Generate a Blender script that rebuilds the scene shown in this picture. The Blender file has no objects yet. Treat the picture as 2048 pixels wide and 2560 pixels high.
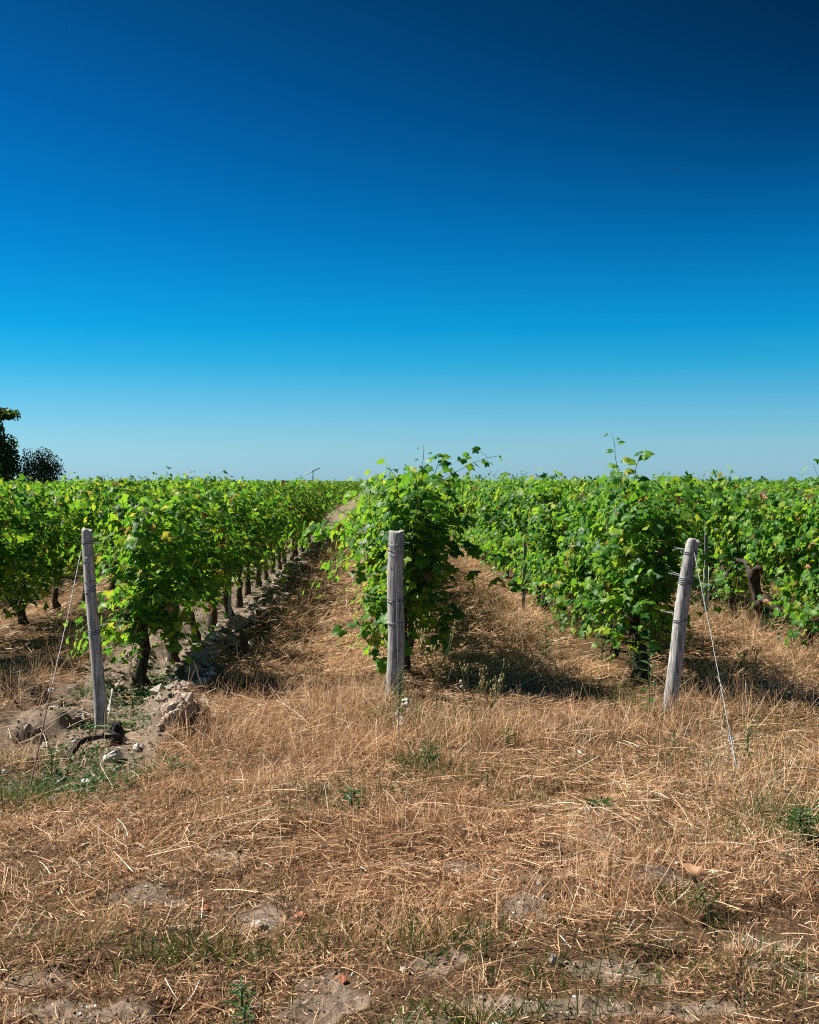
import bpy, math, random
import numpy as np
from mathutils import Vector, Matrix

S = bpy.context.scene
COL = S.collection
RNG = np.random.default_rng(7)
random.seed(7)

# ------------------------------------------------------------------ camera, sky, sun, exposure
EYE = 1.5
FOC = 2987.0            # focal length in photograph pixels (2048 x 2560)
PITCH = math.radians(1.48)
YAW = math.radians(1.42)
cam_d = bpy.data.cameras.new("camera")
cam_d.sensor_fit = 'VERTICAL'
cam_d.sensor_height = 36.0
cam_d.lens = FOC / 2560 * 36.0
cam_d.clip_start = 0.05
cam_d.clip_end = 6000
cam = bpy.data.objects.new("camera", cam_d)
COL.objects.link(cam)
cam.location = (0, 0, EYE)
cam.rotation_euler = (math.pi / 2 - PITCH, 0, -YAW)
S.camera = cam

SUN_EL = math.radians(48)
SUN_AZ = math.radians(-71)      # to the left and a little behind the vines
world = bpy.data.worlds.new("World")
S.world = world
world.use_nodes = True
nt = world.node_tree
bg = nt.nodes['Background']
sky = nt.nodes.new('ShaderNodeTexSky')
sky.sky_type = 'NISHITA'
sky.sun_disc = False
sky.sun_elevation = SUN_EL
sky.sun_rotation = SUN_AZ
sky.air_density = 1.0
sky.dust_density = 0.3
sky.ozone_density = 2.0
# deep polarised summer sky: the clear-sky colours deepened with height above the horizon
tc = nt.nodes.new('ShaderNodeTexCoord')
sep = nt.nodes.new('ShaderNodeSeparateXYZ')
ramp = nt.nodes.new('ShaderNodeValToRGB')
mulc = nt.nodes.new('ShaderNodeMix')
mulc.data_type = 'RGBA'
mulc.blend_type = 'MULTIPLY'
mulc.inputs[0].default_value = 1.0
nt.links.new(tc.outputs['Generated'], sep.inputs[0])
nt.links.new(sep.outputs['Z'], ramp.inputs[0])
nt.links.new(sky.outputs[0], mulc.inputs[6])
nt.links.new(ramp.outputs[0], mulc.inputs[7])
# polarisation: the clear sky is darkest at right angles to the sun, less so in the haze near the horizon
dotn = nt.nodes.new('ShaderNodeVectorMath')
dotn.operation = 'DOT_PRODUCT'
dotn.inputs[1].default_value = (math.sin(SUN_AZ) * math.cos(SUN_EL), math.cos(SUN_AZ) * math.cos(SUN_EL), math.sin(SUN_EL))
nt.links.new(tc.outputs['Generated'], dotn.inputs[0])
pol = nt.nodes.new('ShaderNodeMapRange')
for k_, v_ in (('From Min', .2), ('From Max', .72), ('To Min', .30), ('To Max', 1.12)):
    pol.inputs[k_].default_value = v_
nt.links.new(dotn.outputs['Value'], pol.inputs[0])
wel = nt.nodes.new('ShaderNodeMapRange')
wel.interpolation_type = 'SMOOTHSTEP'
wel.inputs['From Min'].default_value = .10
wel.inputs['From Max'].default_value = .37
nt.links.new(sep.outputs['Z'], wel.inputs[0])
pmix = nt.nodes.new('ShaderNodeMix')
pmix.inputs[2].default_value = 1.0
nt.links.new(wel.outputs[0], pmix.inputs[0])
nt.links.new(pol.outputs[0], pmix.inputs[3])
mul2 = nt.nodes.new('ShaderNodeVectorMath')
mul2.operation = 'SCALE'
nt.links.new(mulc.outputs[2], mul2.inputs[0])
nt.links.new(pmix.outputs[0], mul2.inputs['Scale'])
nt.links.new(mul2.outputs[0], bg.inputs[0])
stops = [(0.000, (.40, .73, 1.25)), (0.030, (.36, .69, 1.04)), (0.066, (.20, .63, .94)), (0.095, (.06, .58, .88)),
         (0.125, (.012, .52, .86)), (0.20, (.005, .40, .76)), (0.29, (.005, .28, .58)), (0.385, (.006, .175, .33)),
         (0.60, (.012, .13, .26)), (1.0, (.015, .11, .23))]
el = ramp.color_ramp.elements
while len(el) < len(stops):
    el.new(0.5)
for e, (p, c) in zip(el, stops):
    e.position = p
    e.color = (*c, 1)
bg.inputs[1].default_value = 0.0655

sd = Vector((math.sin(SUN_AZ) * math.cos(SUN_EL), math.cos(SUN_AZ) * math.cos(SUN_EL), math.sin(SUN_EL)))
sun_d = bpy.data.lights.new("sun", 'SUN')
sun_d.energy = 5.0
sun_d.angle = math.radians(0.5)
sun_d.color = (1.0, 0.93, 0.82)
sun = bpy.data.objects.new("sun", sun_d)
COL.objects.link(sun)
sun.location = (-20, 10, 25)
sun.rotation_euler = sd.to_track_quat('Z', 'Y').to_euler()
SUNV = np.array(sd)

S.view_settings.view_transform = 'Standard'
S.view_settings.look = 'None'
S.view_settings.exposure = 0.97
S.view_settings.gamma = 1.0
S.view_settings.use_curve_mapping = False
S.render.engine = 'CYCLES'
S.cycles.max_bounces = 6
S.cycles.diffuse_bounces = 1
S.cycles.glossy_bounces = 2
S.cycles.transmission_bounces = 4
S.cycles.use_denoising = False
S.cycles.pixel_filter_type = 'BLACKMAN_HARRIS'
S.cycles.filter_width = 1.15


# ------------------------------------------------------------------ helpers
def mat(name):
    m = bpy.data.materials.new(name)
    m.use_nodes = True
    t = m.node_tree
    return m, t, t.nodes, t.links, t.nodes['Principled BSDF'], t.nodes['Material Output']


def ramp_node(nodes, stops):
    r = nodes.new('ShaderNodeValToRGB')
    e = r.color_ramp.elements
    while len(e) < len(stops):
        e.new(0.5)
    for k, (p, c) in zip(e, stops):
        k.position = p
        k.color = (*c, 1)
    return r


def noise_node(nodes, links, scale, detail=4, rough=0.6, vec=None):
    n = nodes.new('ShaderNodeTexNoise')
    n.inputs['Scale'].default_value = scale
    n.inputs['Detail'].default_value = detail
    n.inputs['Roughness'].default_value = rough
    if vec is not None:
        links.new(vec, n.inputs['Vector'])
    return n


def mesh_np(name, V, F, material=None, tint=None, smooth=True, extra=None):
    """V (n,3), F (m,k) with k = 3 or 4 (or a list of such arrays)."""
    if not isinstance(F, list):
        F = [F]
    F = [f for f in F if len(f)]
    me = bpy.data.meshes.new(name)
    V = np.ascontiguousarray(V, dtype=np.float32)
    me.vertices.add(len(V))
    me.vertices.foreach_set('co', V.ravel())
    tot = np.concatenate([np.full(len(f), f.shape[1], np.int32) for f in F])
    idx = np.concatenate([f.astype(np.int32).ravel() for f in F])
    start = np.concatenate([[0], np.cumsum(tot)[:-1]]).astype(np.int32)
    me.loops.add(len(idx))
    me.loops.foreach_set('vertex_index', idx)
    me.polygons.add(len(tot))
    me.polygons.foreach_set('loop_start', start)
    me.polygons.foreach_set('loop_total', tot)
    me.polygons.foreach_set('use_smooth', np.full(len(tot), smooth, dtype=bool))
    for nm, arr in ([('tint', tint)] if tint is not None else []) + list((extra or {}).items()):
        a = me.attributes.new(nm, 'FLOAT', 'POINT')
        a.data.foreach_set('value', np.ascontiguousarray(arr, dtype=np.float32))
    me.update(calc_edges=True)
    if material is not None:
        me.materials.append(material)
    return me


def obj(name, me, parent=None, loc=None, label=None, cat=None, group=None, kind=None):
    o = bpy.data.objects.new(name, me)
    COL.objects.link(o)
    if parent is not None:
        o.parent = parent
    if loc is not None:
        o.location = loc
    if label:
        o['label'] = label
    if cat:
        o['category'] = cat
    if group:
        o['group'] = group
    if kind:
        o['kind'] = kind
    return o


def h2(ix, iy, seed):
    n = (ix * 374761393 + iy * 668265263 + seed * 2147483647) & 0xffffffff
    n = ((n ^ (n >> 13)) * 1274126177) & 0xffffffff
    n = ((n ^ (n >> 16)) * 2246822519) & 0xffffffff
    return ((n ^ (n >> 15)) & 0xffff) / 65535.0


def vn(x, y, seed=0):
    x = np.asarray(x, float)
    y = np.asarray(y, float)
    fx, fy = np.floor(x), np.floor(y)
    ix, iy = fx.astype(np.int64), fy.astype(np.int64)
    u, v = x - fx, y - fy
    u = u * u * (3 - 2 * u)
    v = v * v * (3 - 2 * v)
    a = h2(ix, iy, seed) * (1 - u) + h2(ix + 1, iy, seed) * u
    b = h2(ix, iy + 1, seed) * (1 - u) + h2(ix + 1, iy + 1, seed) * u
    return (a * (1 - v) + b * v) * 2 - 1


def sstep(a, b, x):
    t = np.clip((x - a) / (b - a), 0, 1)
    return t * t * (3 - 2 * t)


def ground_at(px, py):
    """Where the sight line through a point of the photograph meets level ground."""
    d = Matrix.Rotation(-YAW, 3, 'Z') @ Matrix.Rotation(-PITCH, 3, 'X') @ Vector(((px - 1024) / FOC, 1, -(py - 1280) / FOC))
    t = EYE / -d.z
    return d.x * t, d.y * t


# bare patches of soil in the mown foreground: centre (photo point on the ground), radii in metres
BARE = [(*ground_at(*p), rx, ry) for p, rx, ry in [
    ((800, 2490), .22, .20), ((1320, 2275), .17, .16), ((1340, 2210), .10, .10), ((230, 2515), .27, .10), ((1230, 2480), .17, .10),
    ((1420, 2520), .24, .08), ((1750, 2525), .17, .07), ((1160, 2170), .10, .10), ((350, 2240), .18, .13), ((640, 2300), .13, .12),
    ((1500, 2105), .11, .10), ((1650, 2200), .15, .10), ((1560, 2430), .2, .12), ((2000, 2420), .16, .12), ((560, 2140), .1, .1),
    ((120, 2440), .16, .1), ((1100, 2395), .1, .1), ((1900, 2330), .13, .1), ((980, 2540), .2, .06)]]
RIDGE = [(-2.17, .115), (-1.36, .22)]


def bare(x, y):
    b = np.zeros_like(x)
    for cx, cy, rx, ry in BARE:
        w = 1 + .45 * vn(x * 8, y * 8, 5) + .35 * vn(x * 21, y * 21, 25)
        w = w * .8
        d = ((x - cx) / (rx * w)) ** 2 + ((y - cy) / (ry * w)) ** 2
        b = np.maximum(b, 1 - sstep(.55, 1.15, d))
    b = np.maximum(b, sstep(.32, .62, vn(x * 2.4 + 3, y * 2.2, 9) * .6 + vn(x * 6, y * 6, 10) * .4) * sstep(4.6, 3.6, y) * .55)
    return b


def bed(x, y):
    """1 on the bare, hoed strip under the left row."""
    w = .05 * vn(y * 2.1, x * 0 + 4, 3)
    return sstep(-2.36, -2.22, x + w) * (1 - sstep(-1.26, -1.14, x + w)) * sstep(5.5, 6.6, y + .4 * vn(x * 3, y * 2, 31))


def height(x, y):
    x = np.asarray(x, float)
    y = np.asarray(y, float)
    near = 1 - sstep(30, 90, np.abs(y) + np.abs(x) * .3)
    h = .03 * vn(x * .35, y * .35, 1) + .018 * vn(x * 1.2, y * 1.2, 2) + .010 * vn(x * 3.1, y * 3.1, 4)
    rough = .7 + .3 * bare(x, y)
    h += bare(x, y) * (.016 * np.abs(vn(x * 24, y * 24, 26)) + .010 * np.abs(vn(x * 52, y * 52, 27)) - .014)
    h += rough * (.022 * vn(x * 6, y * 6, 6) + .014 * vn(x * 15, y * 15, 7) + .004 * vn(x * 41, y * 41, 8))
    # hollows trodden and torn in the foreground
    pit = sstep(.5, .78, vn(x * 3.3 + 11, y * 3.0, 12)) * sstep(7.0, 5.5, y)
    h -= .045 * pit
    b = bed(x, y)
    h -= .06 * b
    h += b * (.020 * np.abs(vn(x * 13, y * 13, 28)) + .014 * np.abs(vn(x * 31, y * 31, 29)) + .012 * vn(x * 5, y * 5, 30) - .012)
    on = sstep(6.5, 7.2, y)
    for k, (xr, amp) in enumerate(RIDGE):
        xc = xr + .07 * vn(y * 1.1, y * 0 + k, 13) - (.10 if k == 0 else -.05) * np.clip((8.5 - y), 0, 2)
        sx = (.23 if k == 0 else .12) + .035 * vn(y * 1.7, y * 0 + 3 + k, 14)
        lump = .62 + .45 * vn(x * 2.2, y * 2.6, 15 + k) + .25 * np.abs(vn(x * 6, y * 6, 17 + k))
        wob = .05 * vn(x * 5, y * 5, 23) + .03 * vn(x * 12, y * 12, 24)
        g = 1 - sstep(.55, 1.45, np.abs((x - xc + wob) / sx))
        h += amp * g * np.clip(lump, .1, 2) * on
        h += on * g * (.03 * np.abs(vn(x * 9, y * 9, 19)) + .02 * np.abs(vn(x * 21, y * 21, 20)) - .02)
    for xr in (0.06, 1.9, 3.75, -3.62):
        h += .045 * np.exp(-((x - xr) / .3) ** 2) * sstep(7.0, 8.2, y)
    return h * near


def zat(x, y):
    return float(height(np.array([x]), np.array([y]))[0])


# ------------------------------------------------------------------ materials
# leaf: green, some yellowed, a few brown; thin, so light comes through
def leaf_material(name, stops, trans, fac):
    m, t, N, L, P, O = mat(name)
    at = N.new('ShaderNodeAttribute')
    at.attribute_name = 'tint'
    oi = N.new('ShaderNodeObjectInfo')
    ad = N.new('ShaderNodeMath')
    ad.operation = 'ADD'
    fr = N.new('ShaderNodeMath')
    fr.operation = 'FRACT'
    L.new(at.outputs['Fac'], ad.inputs[0])
    L.new(oi.outputs['Random'], ad.inputs[1])
    L.new(ad.outputs[0], fr.inputs[0])
    r = ramp_node(N, stops)
    r2 = ramp_node(N, trans)
    L.new(fr.outputs[0], r.inputs[0])
    L.new(fr.outputs[0], r2.inputs[0])
    g = N.new('ShaderNodeTexCoord')
    n = noise_node(N, L, 55, 3, .6, g.outputs['Object'])
    mp = N.new('ShaderNodeMapRange')
    mp.inputs['From Min'].default_value = .3
    mp.inputs['From Max'].default_value = .7
    mp.inputs['To Min'].default_value = .72
    mp.inputs['To Max'].default_value = 1.25
    L.new(n.outputs[0], mp.inputs[0])
    mx = N.new('ShaderNodeMix')
    mx.data_type = 'RGBA'
    mx.blend_type = 'MULTIPLY'
    mx.inputs[0].default_value = 1
    L.new(r.outputs[0], mx.inputs[6])
    L.new(mp.outputs[0], mx.inputs[7])
    L.new(mx.outputs[2], P.inputs['Base Color'])
    P.inputs['Roughness'].default_value = .45
    P.inputs['Specular IOR Level'].default_value = .25
    tr = N.new('ShaderNodeBsdfTranslucent')
    L.new(r2.outputs[0], tr.inputs['Color'])
    ms = N.new('ShaderNodeMixShader')
    ms.inputs[0].default_value = fac
    L.new(P.outputs[0], ms.inputs[1])
    L.new(tr.outputs[0], ms.inputs[2])
    L.new(ms.outputs[0], O.inputs['Surface'])
    return m


M_LEAF = leaf_material('vine_leaf',
    [(0, (.026, .095, .022)), (.25, (.046, .155, .028)), (.60, (.088, .235, .030)), (.86, (.155, .315, .034)), (.95, (.31, .38, .045)), (.980, (.30, .28, .05)), (.991, (.24, .115, .055)), (1, (.20, .09, .05))],
    [(0, (.08, .25, .02)), (.25, (.14, .37, .025)), (.60, (.25, .52, .03)), (.86, (.40, .62, .035)), (.95, (.6, .66, .05)), (.980, (.5, .42, .06)), (.991, (.28, .12, .05)), (1, (.2, .08, .04))], .45)
M_WEED = leaf_material('weed_leaf', [(0, (.025, .085, .03)), (.5, (.04, .115, .035)), (1, (.075, .15, .04))],
                       [(0, (.04, .13, .03)), (1, (.12, .26, .05))], .25)
M_GRASS = leaf_material('green_grass', [(0, (.02, .06, .018)), (.6, (.05, .105, .025)), (1, (.14, .17, .05))],
                        [(0, (.04, .11, .02)), (1, (.2, .26, .05))], .25)
M_DRYWEED = leaf_material('dry_weed', [(0, (.10, .12, .035)), (1, (.22, .21, .08))], [(0, (.2, .2, .06)), (1, (.3, .28, .1))], .2)
M_TREE = leaf_material('tree_leaf', [(0, (.022, .06, .016)), (.6, (.045, .10, .022)), (1, (.09, .16, .03))], [(0, (.05, .14, .02)), (1, (.18, .34, .03))], .3)
M_OLIVE = leaf_material('shrub_leaf', [(0, (.05, .075, .03)), (.6, (.09, .115, .05)), (.85, (.15, .13, .045)), (1, (.2, .13, .04))], [(0, (.03, .05, .02)), (1, (.12, .10, .03))], .2)


def straw_material(name, stops, fac=.24):
    m, t, N, L, P, O = mat(name)
    at = N.new('ShaderNodeAttribute')
    at.attribute_name = 'tint'
    r = ramp_node(N, stops)
    L.new(at.outputs['Fac'], r.inputs[0])
    L.new(r.outputs[0], P.inputs['Base Color'])
    P.inputs['Roughness'].default_value = .55
    P.inputs['Specular IOR Level'].default_value = .3
    tr = N.new('ShaderNodeBsdfTranslucent')
    L.new(r.outputs[0], tr.inputs['Color'])
    ms = N.new('ShaderNodeMixShader')
    ms.inputs[0].default_value = fac
    L.new(P.outputs[0], ms.inputs[1])
    L.new(tr.outputs[0], ms.inputs[2])
    L.new(ms.outputs[0], O.inputs['Surface'])
    return m


M_STRAW = straw_material('dry_straw', [(0, (.13, .068, .038)), (.25, (.40, .225, .125)), (.5, (.65, .39, .205)), (.75, (.83, .57, .335)), (.93, (.88, .71, .50)), (1, (.86, .78, .63))])
M_BARKY = None


def bark_material(name, c0, c1, c2, sc=22, bump=.6):
    m, t, N, L, P, O = mat(name)
    g = N.new('ShaderNodeTexCoord')
    mp = N.new('ShaderNodeMapping')
    mp.inputs['Scale'].default_value = (1, 1, .22)
    L.new(g.outputs['Object'], mp.inputs[0])
    n = noise_node(N, L, sc * 2, 5, .65, mp.outputs[0])
    r = ramp_node(N, [(.28, c0), (.5, c1), (.72, c2)])
    L.new(n.outputs[0], r.inputs[0])
    L.new(r.outputs[0], P.inputs['Base Color'])
    P.inputs['Roughness'].default_value = .85
    P.inputs['Specular IOR Level'].default_value = .15
    b = N.new('ShaderNodeBump')
    b.inputs['Strength'].default_value = bump
    b.inputs['Distance'].default_value = .01
    L.new(n.outputs[0], b.inputs['Height'])
    L.new(b.outputs[0], P.inputs['Normal'])
    return m


M_BARK = bark_material('vine_bark', (.015, .011, .009), (.05, .038, .031), (.15, .122, .106))
M_DEADWOOD = bark_material('dead_wood', (.012, .011, .012), (.035, .032, .034), (.10, .09, .09))
M_SHOOT = bark_material('green_shoot', (.07, .09, .02), (.12, .13, .03), (.18, .12, .045), 10, .1)
M_TREEBARK = bark_material('tree_bark', (.03, .025, .02), (.07, .06, .05), (.12, .10, .085), 5)


def wood_material(name, warm):
    m, t, N, L, P, O = mat(name)
    g = N.new('ShaderNodeTexCoord')
    mp = N.new('ShaderNodeMapping')
    mp.inputs['Scale'].default_value = (1, 1, .035)
    L.new(g.outputs['Object'], mp.inputs[0])
    n = noise_node(N, L, 75, 4, .6, mp.outputs[0])
    base = ramp_node(N, [(.30, (.13, .12, .112)), (.43, (.345, .34, .328)), (.55, (.465, .46, .445)), (.75, (.60, .595, .575))])
    L.new(n.outputs[0], base.inputs[0])
    n2 = noise_node(N, L, 5, 4, .6, g.outputs['Object'])
    r2 = ramp_node(N, [(.35, (.62, .60, .60)), (.5, (1, 1, 1)), (.68, warm)])
    L.new(n2.outputs[0], r2.inputs[0])
    mp3 = N.new('ShaderNodeMapping')
    mp3.inputs['Scale'].default_value = (1, 1, .05)
    L.new(g.outputs['Object'], mp3.inputs[0])
    n3 = noise_node(N, L, 42, 2, .5, mp3.outputs[0])
    rc = ramp_node(N, [(.465, (1, 1, 1)), (.495, (.28, .27, .26)), (.505, (.28, .27, .26)), (.535, (1, 1, 1))])
    L.new(n3.outputs[0], rc.inputs[0])
    mc = N.new('ShaderNodeMix')
    mc.data_type = 'RGBA'
    mc.blend_type = 'MULTIPLY'
    mc.inputs[0].default_value = .8
    L.new(base.outputs[0], mc.inputs[6])
    L.new(rc.outputs[0], mc.inputs[7])
    mx = N.new('ShaderNodeMix')
    mx.data_type = 'RGBA'
    mx.blend_type = 'MULTIPLY'
    mx.inputs[0].default_value = 1
    L.new(mc.outputs[2], mx.inputs[6])
    L.new(r2.outputs[0], mx.inputs[7])
    L.new(mx.outputs[2], P.inputs['Base Color'])
    P.inputs['Roughness'].default_value = .8
    P.inputs['Specular IOR Level'].default_value = .2
    b = N.new('ShaderNodeBump')
    b.inputs['Strength'].default_value = .9
    b.inputs['Distance'].default_value = .005
    L.new(n.outputs[0], b.inputs['Height'])
    L.new(b.outputs[0], P.inputs['Normal'])
    return m


M_WOOD = wood_material('weathered_wood', (1.0, .95, .90))
M_WOOD2 = wood_material('weathered_pinkish_wood', (.98, .90, .86))


def plain(name, col, rough=.5, metal=0.0, var=.25, scale=40):
    m, t, N, L, P, O = mat(name)
    g = N.new('ShaderNodeTexCoord')
    n = noise_node(N, L, scale, 4, .6, g.outputs['Object'])
    r = ramp_node(N, [(.3, tuple(c * (1 - var) for c in col)), (.7, tuple(min(1, c * (1 + var)) for c in col))])
    L.new(n.outputs[0], r.inputs[0])
    L.new(r.outputs[0], P.inputs['Base Color'])
    P.inputs['Roughness'].default_value = rough
    P.inputs['Metallic'].default_value = metal
    b = N.new('ShaderNodeBump')
    b.inputs['Strength'].default_value = .4
    b.inputs['Distance'].default_value = .01
    L.new(n.outputs[0], b.inputs['Height'])
    L.new(b.outputs[0], P.inputs['Normal'])
    return m


M_WIRE = plain('galvanised_wire', (.30, .32, .345), .45, .5, .2)
M_DARKWIRE = plain('dull_wire', (.13, .135, .14), .5, .5, .3)
M_RUST = plain('rusty_rod', (.09, .05, .035), .8, 0, .4)
M_STAKE = plain('galvanised_stake', (.17, .20, .24), .45, .35, .25, 12)
M_STONE = plain('pale_limestone', (.58, .55, .50), .85, 0, .28, 18)
M_GREYSTONE = plain('grey_stone', (.34, .32, .30), .85, 0, .3, 18)
M_CLOD = plain('dry_clod', (.36, .285, .22), .95, 0, .35, 14)
M_BROWNLEAF = plain('dead_leaf', (.36, .165, .075), .7, 0, .4, 30)
M_REDLEAF = plain('red_dead_leaf', (.36, .12, .055), .7, 0, .4, 30)
M_FAN = plain('dark_painted_steel', (.02, .035, .05), .5, .1, .15)
M_FAN_SUNLIT = plain('sunlit_white_blade', (.75, .78, .80), .4, 0, .05)  # sunlight on the left blade, put into its colour as white
M_PUFF = plain('seed_head', (.36, .35, .31), .9, 0, .15)
M_BUD = plain('yellow_bud', (.26, .23, .08), .8, 0, .3)
M_BIRD = plain('dark_feathers', (.02, .02, .022), .8, 0, .3)


def soil_material():
    m, t, N, L, P, O = mat('dry_soil')
    at = N.new('ShaderNodeAttribute')
    at.attribute_name = 'bare'
    g = N.new('ShaderNodeTexCoord')
    n1 = noise_node(N, L, 3.0, 6, .65, g.outputs['Object'])
    n2 = noise_node(N, L, 38, 5, .7, g.outputs['Object'])
    n3 = noise_node(N, L, 120, 4, .7, g.outputs['Object'])
    thatch = ramp_node(N, [(.36, (.035, .023, .016)), (.5, (.10, .06, .035)), (.66, (.27, .165, .09))])
    L.new(n3.outputs[0], thatch.inputs[0])
    soil = ramp_node(N, [(.28, (.115, .086, .065)), (.45, (.205, .155, .118)), (.6, (.30, .235, .183)), (.8, (.41, .335, .27))])
    mxn = N.new('ShaderNodeMix')
    mxn.inputs[0].default_value = .55
    L.new(n1.outputs[0], mxn.inputs[2])
    L.new(n2.outputs[0], mxn.inputs[3])
    L.new(mxn.outputs[0], soil.inputs[0])
    mx = N.new('ShaderNodeMix')
    mx.data_type = 'RGBA'
    L.new(at.outputs['Fac'], mx.inputs[0])
    L.new(thatch.outputs[0], mx.inputs[6])
    L.new(soil.outputs[0], mx.inputs[7])
    L.new(mx.outputs[2], P.inputs['Base Color'])
    P.inputs['Roughness'].default_value = .95
    P.inputs['Specular IOR Level'].default_value = .1
    b = N.new('ShaderNodeBump')
    b.inputs['Strength'].default_value = .9
    b.inputs['Distance'].default_value = .012
    ad = N.new('ShaderNodeMath')
    ad.operation = 'ADD'
    L.new(n2.outputs[0], ad.inputs[0])
    L.new(n3.outputs[0], ad.inputs[1])
    L.new(ad.outputs[0], b.inputs['Height'])
    L.new(b.outputs[0], P.inputs['Normal'])
    return m


M_SOIL = soil_material()


# ------------------------------------------------------------------ ground: one sheet to the horizon
def build_ground():
    ys = [-1500, -600, -200, -80, -30, -12, -5, -2, 0, 1.2, 2.0]
    y = 2.5
    while y < 12:
        ys.append(y)
        y *= 1.0046 if y < 5.5 else 1.0065
    while y < 60:
        ys.append(y)
        y *= 1.02
    while y < 2500:
        ys.append(y)
        y *= 1.13
    ys = np.array(ys)
    nin = 500
    u = np.linspace(-1, 1, nin)
    s = np.linspace(0, 1, 14)[1:]
    X, Y = [], []
    for y in ys:
        hw = max(2.3, .5 * abs(y) + 1)
        out = hw + (2500 - hw) * s ** 4 if hw < 2400 else hw + 100 * s
        X.append(np.concatenate([-out[::-1], u * hw, out]))
        Y.append(np.full(nin + 26, y))
    X, Y = np.array(X), np.array(Y)
    Z = height(X, Y)
    n, c = X.shape
    V = np.stack([X, Y, Z], -1).reshape(-1, 3)
    i = np.arange(n * c).reshape(n, c)
    F = np.stack([i[:-1, :-1], i[:-1, 1:], i[1:, 1:], i[1:, :-1]], -1).reshape(-1, 4)
    br = np.maximum(bare(X, Y), bed(X, Y) * .95).ravel()
    obj('ground', mesh_np('ground', V, F, M_SOIL, extra={'bare': br}), kind='structure')


build_ground()


# ------------------------------------------------------------------ straw and grass (uncountable blades)
def blades(P, heading, pitch, length, width, curve, seg, tint, jit=.25, taper=.7):
    """Ribbons: P (n,3) foot; heading/pitch (n) radians; curve (n) change of pitch over the length."""
    n = len(P)
    k = np.arange(seg + 1) / seg
    pit = pitch[:, None] + curve[:, None] * k[None, :]
    hd = heading[:, None] + (RNG.normal(0, 1, (n, 1)) * jit) * k[None, :]
    step = (length / seg)[:, None]
    dx = np.cos(pit) * np.cos(hd) * step
    dy = np.cos(pit) * np.sin(hd) * step
    dz = np.sin(pit) * step
    c = np.zeros((n, seg + 1, 3))
    c[:, 1:, 0] = np.cumsum(dx[:, :-1], 1)
    c[:, 1:, 1] = np.cumsum(dy[:, :-1], 1)
    c[:, 1:, 2] = np.cumsum(dz[:, :-1], 1)
    c += P[:, None, :]
    roll = RNG.uniform(0, np.pi, n)
    d0 = np.stack([np.cos(pitch) * np.cos(heading), np.cos(pitch) * np.sin(heading), np.sin(pitch)], -1)
    sde = np.stack([-np.sin(heading), np.cos(heading), np.zeros(n)], -1)
    upv = np.cross(d0, sde)
    w = np.cos(roll)[:, None] * sde + np.sin(roll)[:, None] * upv
    wid = width[:, None] * (1 - (1 - taper) * k[None, :]) * .5
    a = c + w[:, None, :] * wid[..., None]
    b = c - w[:, None, :] * wid[..., None]
    V = np.stack([a, b], 2).reshape(-1, 3)
    base = (np.arange(n) * (seg + 1) * 2)[:, None, None]
    q = np.arange(seg)[None, :, None] * 2 + np.array([0, 1, 3, 2])[None, None, :]
    F = (base + q).reshape(-1, 4)
    return V, F, np.repeat(tint, (seg + 1) * 2)


class Pile:
    def __init__(self):
        self.V, self.F, self.T, self.n = [], [], [], 0

    def add(self, V, F, T):
        self.V.append(V)
        self.F.append(F + self.n)
        self.T.append(T)
        self.n += len(V)

    def mesh(self, name, m, smooth=False):
        return mesh_np(name, np.concatenate(self.V), np.concatenate(self.F), m, np.concatenate(self.T), smooth)


def scatter(n, y0, y1, fx=.52, add=.5):
    """Points over the wedge of ground from y0 to y1."""
    n = int(n * 1.36)
    y = np.sqrt(RNG.uniform(0, 1, n) * (y1 ** 2 - y0 ** 2) + y0 ** 2)
    x = RNG.uniform(-1, 1, n) * (fx * y + add)
    return x, y


def keep(x, y, p):
    m = RNG.uniform(0, 1, len(x)) < p
    return x[m], y[m]


def on_ground(x, y, lift):
    return np.stack([x, y, height(x, y) + lift], -1)


def under_rows(x, y):
    d = np.min(np.abs(x[:, None] - np.array([-3.62, -1.77, .06, 1.9, 3.75])[None, :]), 1)
    return np.exp(-(d / .28) ** 2) * sstep(7.4, 8.6, y)


straw = Pile()
# lying mown straw, near
x, y = scatter(120000, 2.9, 9.5)
dens = (.55 + .7 * vn(x * 1.9, y * 1.6, 40) + .55 * vn(x * 5, y * 4.5, 41)) * (1 - .93 * bare(x, y)) * (1 - .95 * bed(x, y)) * (.5 + .5 * sstep(3.6, 5.0, y))
x, y = keep(x, y, np.clip(dens, .02, 1))
n = len(x)
swath = 2.2 * vn(x * .8, y * .8, 42) + RNG.normal(0, .9, n)
straw.add(*blades(on_ground(x, y, np.abs(RNG.normal(0, .016, n)) + .012 * np.clip(vn(x * 2, y * 2, 43), 0, 1)), swath, RNG.normal(.06, .16, n),
                  np.clip(RNG.gamma(3.2, .030, n), .03, .14 + .16 * sstep(4, 5.5, y)), RNG.uniform(.0016, .0034, n), RNG.normal(-.1, .3, n), 3, np.clip(RNG.normal(.54, .27, n) + .22 * vn(x * 1.1, y * .9, 70), 0, 1)))
# fine short litter
x, y = scatter(150000, 2.9, 7.0)
dens = (.6 + .6 * vn(x * 3.2, y * 3, 44)) * (1 - .80 * bare(x, y)) * (1 - .9 * bed(x, y))
x, y = keep(x, y, np.clip(dens, .05, 1))
n = len(x)
straw.add(*blades(on_ground(x, y, np.abs(RNG.normal(0, .010, n))), RNG.uniform(0, 6.28, n), RNG.normal(.1, .35, n), RNG.uniform(.012, .05, n),
                  RNG.uniform(.0018, .004, n), RNG.normal(0, .6, n), 2, np.clip(RNG.normal(.40, .25, n) + .2 * vn(x * 1.4, y * 1.2, 71), 0, 1)))
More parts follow.
